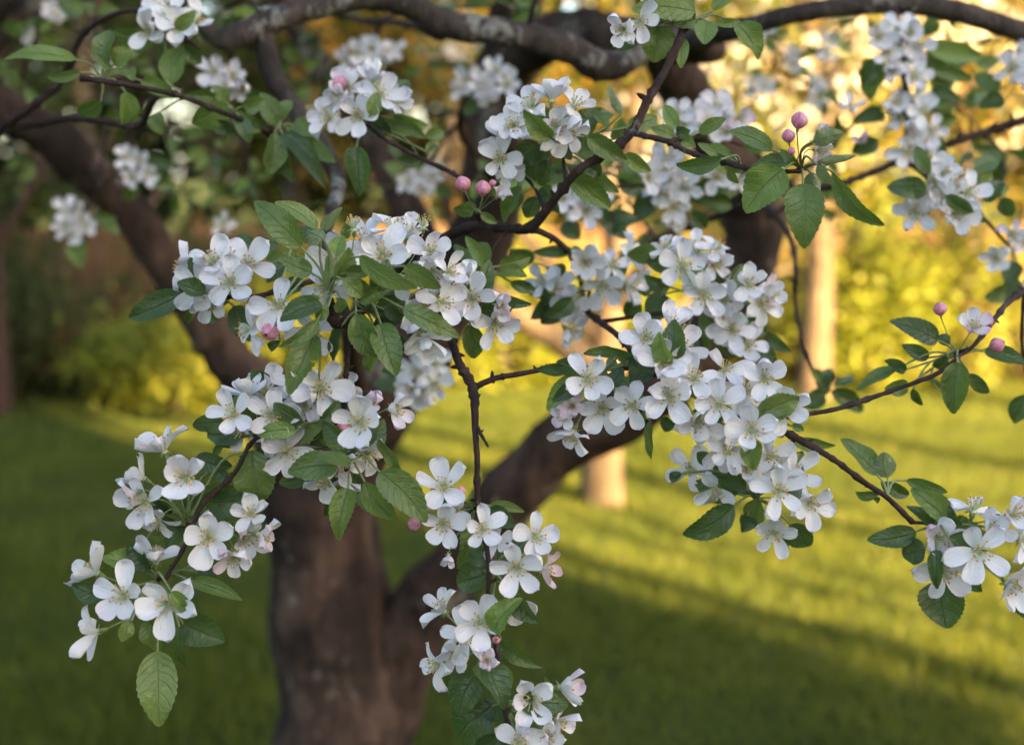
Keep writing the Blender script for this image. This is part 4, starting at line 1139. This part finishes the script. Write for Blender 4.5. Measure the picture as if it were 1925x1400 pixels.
cluster(1.0, (1420, 935), [
    (1298, 882, 47, -.2, 0, -60, '', .03), (1355, 838, 50, 0, .3), (1366, 852, 46, .1, -.4), (1402, 885, 48, .1, -.45, 10), (1462, 922, 58, 0, 0, -100, '', -.03), (1490, 893, 52, .4, -.3), (1521, 945, 50, .3, .1, 20, '', -.01),
    (1454, 998, 50, -.1, .35, -90), (1345, 915, 48, 0, .6)],
    [(1380, 950, 1284, 1004, 52, dict(m='leaf_dark', roll=-15, dd=0)), (1430, 940, 1414, 982, 44, {}), (1282, 890, 1257, 909, 18, BK), (1402, 920, 1344, 898, 29, BK), (1485, 985, 1523, 1024, 48, BK), (1478, 1000, 1484, 1032, 12, {}), (1405, 970, 1395, 1000, 34, BK), (1390, 860, 1350, 880, 34, BK), (1340, 870, 1310, 850, 30, BK)])
# --- soft mass above it
cluster(1.17, (1330, 580), [
    (1281, 500, 50, 0, 0, -80, '', -.02), (1340, 500, 47, .2, -.2, None, 'p'), (1322, 556, 50, 0, .1, -20, '', -.02), (1357, 562, 46, .2, 0), (1404, 537, 46, .1, -.2, None, 'p'), (1428, 572, 46, .3, .1), (1443, 552, 40, .4, -.1, None, 'p'),
    (1362, 602, 46, 0, .2), (1402, 650, 48, .1, -.2), (1377, 620, 44, 0, .1), (1310, 475, 46, 0, -.6), (1250, 470, 40, -.2, -.6), (1345, 470, 40, .2, -.6)],
    [(1248, 552, 1220, 607, 50, dict(m='leaf_dark', roll=10)), (1322, 590, 1331, 662, 24, dict(roll=30)), (1400, 595, 1440, 627, 36, BK), (1438, 628, 1487, 662, 24, BK), (1235, 470, 1178, 480, 36, {}), (1260, 500, 1215, 492, 34, BK), (1260, 540, 1210, 520, 34, BK), (1420, 650, 1460, 690, 26, BK), (1290, 620, 1310, 680, 34, BK)])
cluster(1.25, (1110, 540), [
    (1100, 493, 44, 0, 0, -65, '', -.02), (1130, 534, 47, .1, .38, -100, '', -.01), (1176, 482, 42, .72, -.2, -60), (1176, 530, 44, .65, .2, -60), (1042, 544, 44, 0, -.3, -160), (1076, 572, 42, -.1, .3), (1065, 618, 40, .55, .4), (1150, 500, 38, .2, -.3), (1020, 530, 36, -.3, -.2)],
    [(1060, 520, 1025, 505, 36, BK), (1030, 560, 985, 530, 34, BK), (1045, 575, 1020, 610, 40, BK), (1195, 545, 1230, 520, 34, BK), (1190, 560, 1180, 600, 36, BK), (1075, 470, 1000, 475, 24, {}), (1000, 495, 960, 470, 44, {})])
# --- bottom right
cluster(0.99, (1668, 931, 0.0), [], [(1650, 893, 1579, 826, 36, dict(roll=25)), (1669, 898, 1660, 849, 42, dict(roll=10, u=1)), (1652, 929, 1608, 924, 23, {}), (1640, 933, 1654, 949, 11, {}), (1660, 906, 1713, 933, 30, {}), (1703, 902, 1780, 923, 24, dict(roll=20))])
cluster(0.985, (1760, 992), [
    (1766, 1011, 57, 0, 0, -140, 'p', -.01), (1837, 1034, 64, .05, .05, -110, '', -.03), (1771, 1070, 60, 0, .1, -30, '', 0.0), (1829, 962, 59, .1, -.78, 0), (1914, 1012, 60, .68, 0, -70), (1894, 1096, 60, .3, .3, 60), (1900, 968, 52, .3, -.3, None, 'p'), (1860, 1000, 48, .2, -.4)],
    [(1786, 982, 1711, 919, 44, dict(roll=20)), (1770, 986, 1709, 951, 28, BK), (1800, 985, 1785, 955, 28, BK), (1722, 1000, 1630, 1014, 42, dict(m='leaf_dark', roll=10)), (1740, 1032, 1696, 1042, 48, BK), (1775, 1090, 1781, 1181, 84, dict(m='leaf_dark', roll=5, dd=.02)),
     (1825, 1085, 1846, 1112, 24, BK), (1900, 1105, 1928, 1163, 28, BK), (1850, 990, 1890, 975, 26, BK)])
# --- bottom middle chain
cluster(0.985, (893, 955), [
    (834, 918, 54, -.05, -.48, -100), (834, 983, 53, 0, .1, -80, '', -.005), (907, 993, 47, 0, 0, -95, '', -.03), (843, 1043, 27, 0, .5, 0, 'c', -.02), (860, 960, 40, -.2, -.3)],
    [(896, 956, 895, 916, 28, {}), (920, 950, 987, 961, 20, {}), (913, 968, 970, 986, 42, BK), (922, 1050, 882, 1044, 38, BK), (924, 1075, 855, 1096, 56, dict(m='leaf_dark', roll=10)), (868, 960, 840, 940, 24, BK)],
    [(866, 923, 10, 0, -.8, -.01), (780, 985, 16, -.7, .1, .01)])
cluster(0.985, (930, 1090), [
    (972, 1064, 61, 0, .05, -100, '', -.03), (1005, 1008, 47, .3, -.15, -160), (963, 1126, 57, .1, .48, 10, 'p', .0), (1016, 1072, 47, .75, 0, -60, 'p'), (935, 1020, 40, -.3, -.4)],
    [(936, 1175, 964, 1147, 44, dict(m='leaf')), (940, 1203, 1019, 1253, 34, dict(roll=20)), (950, 1040, 985, 1060, 30, BK)])
cluster(0.985, (905, 1220), [
    (903, 1170, 57, .1, -.28, -55, '', -.025), (876, 1191, 54, 0, .1, -170, '', -.005), (836, 1150, 47, -.5, -.6), (829, 1247, 52, -.68, .1, -75), (915, 1240, 34, .05, -.1, 0, 'c', -.03), (860, 1225, 42, -.3, .4)],
    [(895, 1265, 861, 1346, 64, dict(m='leaf_dark', roll=10)), (962, 1292, 888, 1254, 50, dict(roll=10, dd=.0)), (930, 1225, 962, 1275, 26, {})],
    [(932, 1202, 9, .3, -.3, -.01)])
cluster(0.985, (955, 1330), [
    (999, 1313, 58, 0, 0, -105, '', -.02), (1050, 1292, 54, .75, 0, -80, 'p'), (1043, 1352, 46, .65, .3, -30, 'p'), (975, 1398, 57, 0, -.35, -80), (1022, 1378, 50, .2, .2, None, 'p'), (1000, 1425, 50, .1, .2)],
    [(926, 1325, 854, 1397, 74, dict(m='leaf_dark', roll=8)), (960, 1320, 901, 1346, 48, dict(m='leaf_dark')), (1040, 1292, 1018, 1284, 24, {}), (950, 1380, 900, 1430, 50, BK)])

# --- softer sprays deeper in the crown and around the edges of the view


def spray(px_, py_, d, nl, nf, size=1.0):
    fl, lf = [], []
    s = 1.0 / d
    for k in range(nf):
        a, r_ = rng.uniform(0, 6.28), rng.uniform(10, 45) * s
        fl.append((px_ + math.cos(a) * r_, py_ + math.sin(a) * r_ * 0.8, rng.uniform(46, 54) * s))
    for k in range(nl):
        a = rng.uniform(0, 6.28)
        r0, ln = rng.uniform(14, 30) * s, rng.uniform(70, 115) * s * size
        lf.append((px_ + math.cos(a) * r0, py_ + math.sin(a) * r0, px_ + math.cos(a) * (r0 + ln), py_ + math.sin(a) * (r0 + ln) * 0.8 + 12 * s, ln * rng.uniform(0.4, 0.6),
                   dict(m=rng.choice(['leaf', 'leaf', 'leaf_dark', 'leaf_bright']), td=rng.uniform(-.05, .05), dd=rng.uniform(-.02, .05), roll=rng.uniform(-45, 45))))
    cluster(d, (px_, py_), fl, lf)


for s_ in [(60, 60, 1.9, 6, 1), (110, 25, 1.8, 4, 3), (40, 160, 1.8, 5, 0), (170, 30, 1.6, 5, 0), (230, 200, 1.9, 5, 0), (420, 20, 1.45, 5, 0), (470, 10, 1.6, 5, 0), (560, 120, 2.0, 6, 0), (590, 165, 2.1, 5, 0), (600, 60, 2.1, 4, 0),
           (470, 330, 1.9, 6, 0), (400, 290, 2.1, 6, 0), (340, 360, 2.2, 5, 0), (420, 370, 2.0, 5, 0), (330, 250, 1.8, 4, 0), (860, 15, 1.6, 6, 0), (960, 15, 1.6, 5, 0), (1010, 20, 1.5, 5, 0), (800, 120, 2.2, 4, 0), (820, 220, 2.1, 4, 0),
           (760, 300, 2.2, 4, 0), (1020, 330, 1.3, 5, 0), (1140, 330, 1.3, 6, 0), (1180, 380, 1.4, 6, 0), (1420, 160, 1.9, 4, 2), (1480, 120, 2.0, 4, 2), (1540, 170, 1.9, 4, 2), (1560, 90, 2.0, 4, 2), (1590, 250, 1.7, 5, 0), (1620, 30, 1.9, 4, 0),
           (1820, 120, 1.7, 5, 0), (1860, 170, 1.8, 5, 0), (1880, 70, 1.8, 4, 0), (1800, 210, 1.8, 5, 0), (1890, 290, 1.6, 4, 0), (1840, 280, 1.7, 4, 0), (1780, 60, 1.7, 4, 0), (1530, 380, 1.7, 4, 0), (1580, 330, 1.6, 4, 0),
           (1880, 380, 1.5, 4, 0), (1440, 60, 1.9, 4, 2), (1220, 430, 1.45, 5, 0), (900, 330, 1.6, 3, 0), (60, 300, 2.2, 4, 0), (250, 120, 1.9, 5, 0), (300, 120, 1.7, 4, 0), (20, 120, 1.7, 5, 0)]:
    spray(s_[0], s_[1], s_[2] * 1.16, max(3, s_[3] - 1), s_[4])
# outside the frame: the rest of the crown a step to the side would show
for k in range(34):
    side_ = rng.random()
    if side_ < 0.55:
        spray(rng.uniform(-300, 2250), rng.uniform(-420, -90), rng.uniform(1.4, 2.3), 5, rng.choice([0, 0, 2]))
    elif side_ < 0.78:
        spray(rng.uniform(-420, -110), rng.uniform(-200, 420), rng.uniform(1.3, 2.2), 5, rng.choice([0, 2]))
    else:
        spray(rng.uniform(2060, 2400), rng.uniform(-200, 520), rng.uniform(1.3, 2.0), 5, rng.choice([0, 2]))

# ---------------------------------------------------------------- build the flowers
order = sorted(range(len(BL)), key=lambda i: -BL[i]['Rpx'] * (0.2 if BL[i]['kind'] in ('s', 'c') else 1) * math.sqrt(max(.05, 1 - BL[i]['n'][0] ** 2 - BL[i]['n'][1] ** 2)))
SEPARATE = set(order[:60])
for i, b in enumerate(BL):
    r = random.Random(1000 + i)
    ex, ey, n_ = frame_for(*b['n'])
    R = b['R']
    kind = b['kind']
    mtx = Matrix(((ex.x, ey.x, n_.x, b['p'].x), (ex.y, ey.y, n_.y, b['p'].y), (ex.z, ey.z, n_.z, b['p'].z), (0, 0, 0, 1))) @ Matrix.Scale(R, 4)
    inv = mtx.inverted()
    # calyx and stalk
    g_ = Geo()
    calyx_geo(g_)
    sp = inv @ b['spur']
    a0 = Vector((0, 0, -0.28))
    L = (sp - a0).length
    c1 = a0 + Vector((0, 0, -min(0.6, L * 0.4)))
    ps, rs = catmull([a0, c1.lerp(sp, 0.25), sp], [0.032, 0.028, 0.03], 4)
    tube(g_, ps, rs, 6, 0)
    bo = obj('blossom', g_.mesh('blossom', [M['calyx']]), TREE, T0 @ mtx)
    if kind == 's':
        obj('stamens', SM[i % 6], bo)
        continue
    pm_ = PM['petal_pink' if kind in ('p', 'c') else 'petal']
    if kind == 'c':
        tilts, wob, scl = (0.72, 1.1), 0.10, 1.05
    elif kind == 'p':
        tilts, wob, scl = (0.35, 0.75), 0.12, 1.0
    else:
        age = r.random()
        if age < 0.16:                       # old, petals falling back
            tilts, wob, scl = (-0.35, 0.30), 0.22, 1.02
        elif age < 0.34:                     # still half cupped
            tilts, wob, scl = (0.40, 0.85), 0.14, 1.10
        else:
            lo_ = r.uniform(0.0, 0.34)
            tilts, wob, scl = (lo_, lo_ + 0.40), 0.17, 1.07
    joined = Geo()
    lost = r.randrange(5) if kind == '' and r.random() < 0.14 and i not in SEPARATE else -1
    for k in range(5):
        if k == lost:
            continue
        a = -math.radians(b['roll']) - k * 2 * math.pi / 5 + r.uniform(-wob, wob)
        tl = r.uniform(*tilts)
        s1 = scl * r.uniform(0.86, 1.06)
        lm = Matrix.Rotation(a - math.pi / 2, 4, 'Z') @ Matrix.Rotation(tl, 4, 'X') @ Matrix.Rotation(r.uniform(-.38, .38), 4, 'Y') @ Matrix.Diagonal((s1 * r.uniform(.80, 1.04), s1, s1, 1)) @ Matrix.Translation((0, 0, 0.004 * k))
        v_ = r.randrange(NPET)
        if i in SEPARATE:
            obj('petal', (pm_ if r.random() < 0.5 else PM['petal'])[v_], bo, lm)
        else:
            joined.merge(PG[v_], lm, (1 if r.random() < 0.45 or kind == 'c' else 0) if kind in ('p', 'c') else 0)
    if joined.v:
        obj('corolla', joined.mesh('corolla', [M['petal'], M['petal_pink']]), bo)
    obj('stamens', (SMC if kind == 'c' else SM)[i % (2 if kind == 'c' else 6)], bo)

# ---------------------------------------------------------------- buds: five wrapped petals on a green calyx
for i, b in enumerate(BUDS):
    r = random.Random(2000 + i)
    ex, ey, n_ = frame_for(*b['n'])
    R = b['R']
    mtx = Matrix(((ex.x, ey.x, n_.x, b['p'].x), (ex.y, ey.y, n_.y, b['p'].y), (ex.z, ey.z, n_.z, b['p'].z), (0, 0, 0, 1))) @ Matrix.Scale(R, 4)
    inv = mtx.inverted()
    g_ = Geo()
    calyx_geo(g_, 2.0)
    g_.v = [(x_, y_, z_ - 0.75) for x_, y_, z_ in g_.v]
    sp = inv @ b['spur']
    a0 = Vector((0, 0, -1.3))
    ps, rs = catmull([a0, a0.lerp(sp, 0.5) + Vector((0, 0, -0.3)), sp], [0.09, 0.07, 0.07], 4)
    tube(g_, ps, rs, 6, 0)
    bo = obj('flower_bud', g_.mesh('flower_bud', [M['calyx']]), TREE, T0 @ mtx)
    for k in range(5):
        pg = Geo()
        vs, fs, uv = [], [], []
        a0_ = k * 2 * math.pi / 5 + r.random() * 0.3
        for ti in range(7):
            t = ti / 6
            z_ = -0.85 + 1.95 * t
            rad = 0.95 * math.sin(math.pi * (0.06 + 0.90 * t)) ** 0.75 * (1 + 0.05 * k) * 0.92
            for ui in range(5):
                u = ui / 4 - 0.5
                aa = a0_ + u * 1.7 + t * 0.9
                rr = rad * (1.0 + 0.10 * (u + 0.5) - 0.05)
                vs.append((math.cos(aa) * rr, math.sin(aa) * rr, z_))
                uv.append((ui / 4, t))
        for ti in range(6):
            for ui in range(4):
                fs.append((ti * 5 + ui, ti * 5 + ui + 1, ti * 5 + ui + 6, ti * 5 + ui + 5))
        pg.add(vs, fs, 0, uv)
        obj('petal', pg.mesh('petal', [M['bud']]), bo)

# ---------------------------------------------------------------- leaves


def leaf_geo(l, seed, rows):
    r = random.Random(seed)
    b, t = l['b'], l['t']
    ey = (t - b)
    L = ey.length
    ey.normalize()
    view = (EYE - b.lerp(t, 0.5)).normalized()
    nrm = (view - ey * view.dot(ey)).normalized()
    ex = ey.cross(nrm)
    rl = math.radians(l['roll'])
    nrm, ex = nrm * math.cos(rl) + ex * math.sin(rl), ex * math.cos(rl) - nrm * math.sin(rl)
    if l['under']:
        nrm, ex = -nrm, -ex
    W = l['w'] * 0.54 / max(0.45, abs(math.cos(rl)))
    fold = r.uniform(0.12, 0.75)
    bend = r.uniform(0.02, 0.13) * (1 if not l['under'] else -1) * l['curl'] * 1.4
    tw = r.uniform(-0.5, 0.5)
    ruf = r.uniform(0.05, 0.20)
    ph = r.uniform(0, 6.28)
    sw = r.uniform(-0.06, 0.06)
    tipc = r.uniform(-0.06, 0.20)
    roll_in = r.uniform(0.0, 0.45) if r.random() < 0.4 else 0.0
    pk = r.uniform(0.74, 0.92)
    cols = [-1.0, -0.55, 0.0, 0.55, 1.0]
    vs, uv, fs = [], [], []
    for i in range(rows + 1):
        s = i / rows
        w = (math.sin(math.pi * s ** pk)) ** 0.70 * (1 - 0.10 * s) if 0 < s < 1 else 0.0
        w = w * 1.03 + (0.02 if s == 0 else 0.0)
        a = tw * (s - 0.4)
        ex2, n2 = ex * math.cos(a) + nrm * math.sin(a), nrm * math.cos(a) - ex * math.sin(a)
        ctr = b + ey * (L * s) + nrm * (bend * L * math.sin(math.pi * s) - tipc * L * s ** 3) + ex * (sw * L * math.sin(math.pi * s))
        for u in cols:
            ser = 1.0
            if abs(u) == 1.0 and rows > 14:
                ser = 1.0 + (0.035 if i % 2 else -0.035)
            off = u * w * W * ser
            z_ = abs(u) * w * W * fold + 0.010 * W * math.cos((s - 0.22 * abs(u)) * 50.3) * (1 if abs(u) < 0.9 else 0.4) * w * (1 if rows > 14 and u else 0) + ruf * W * math.sin(s * 11 + ph + (1.7 if u > 0 else 0)) * abs(u) ** 1.5 * w
            z_ += roll_in * W * w * abs(u) ** 2 * 0.9
            yy = -abs(u) * 0.05 * L * (1 - s) * w + (0.012 * L if (abs(u) == 1 and i % 2 and rows > 14) else 0)
            vs.append(ctr + ex2 * (off * math.cos(fold * 0.5) * (1 - roll_in * abs(u) * 0.35)) + n2 * z_ + ey * yy - TB)
            uv.append((u * 0.5 + 0.5, s))
    nc = 5
    for i in range(rows):
        for k in range(nc - 1):
            if l['hole'] and rows > 14 and (i, k) in ((9, 0), (15, 2)):
                continue                       # eaten through by insects
            fs.append((i * nc + k, i * nc + k + 1, (i + 1) * nc + k + 1, (i + 1) * nc + k))
    g_ = Geo()
    g_.add(vs, fs, 0, uv)
    # the stalk back to the spur
    sp = l['spur']
    dist = (sp - b).length
    if dist > 0.002:
        q, rr = catmull([sp - TB, (sp.lerp(b, 0.55) - ey * dist * 0.12 + UP * dist * 0.10) - TB, b + ey * (0.02 * L) - TB], [0.0011, 0.0009, 0.0008], 4)
        tube(g_, q, rr, 5, 1, cap=False)
    return g_


LV_order = sorted(range(len(LV)), key=lambda i: -LV[i]['size'])
single = set(LV_order[:300])
rest = {'leaf': Geo(), 'leaf_dark': Geo(), 'leaf_bright': Geo()}
for i, l in enumerate(LV):
    near = l['d'] < 1.13
    g_ = leaf_geo(l, 5000 + i, 22 if near else 10)
    if i in single:
        obj('leaf', g_.mesh('leaf', [M[l['m']], M['stalk']]), TREE)
    else:
        rest[l['m']].merge(g_)
for k, g_ in rest.items():
    if g_.v:
        obj('small_leaves', g_.mesh('small_leaves', [M[k], M['stalk']]), TREE, kind='stuff')
print('blossoms', len(BL), 'leaves', len(LV), 'buds', len(BUDS), 'objects', len(bpy.data.objects))
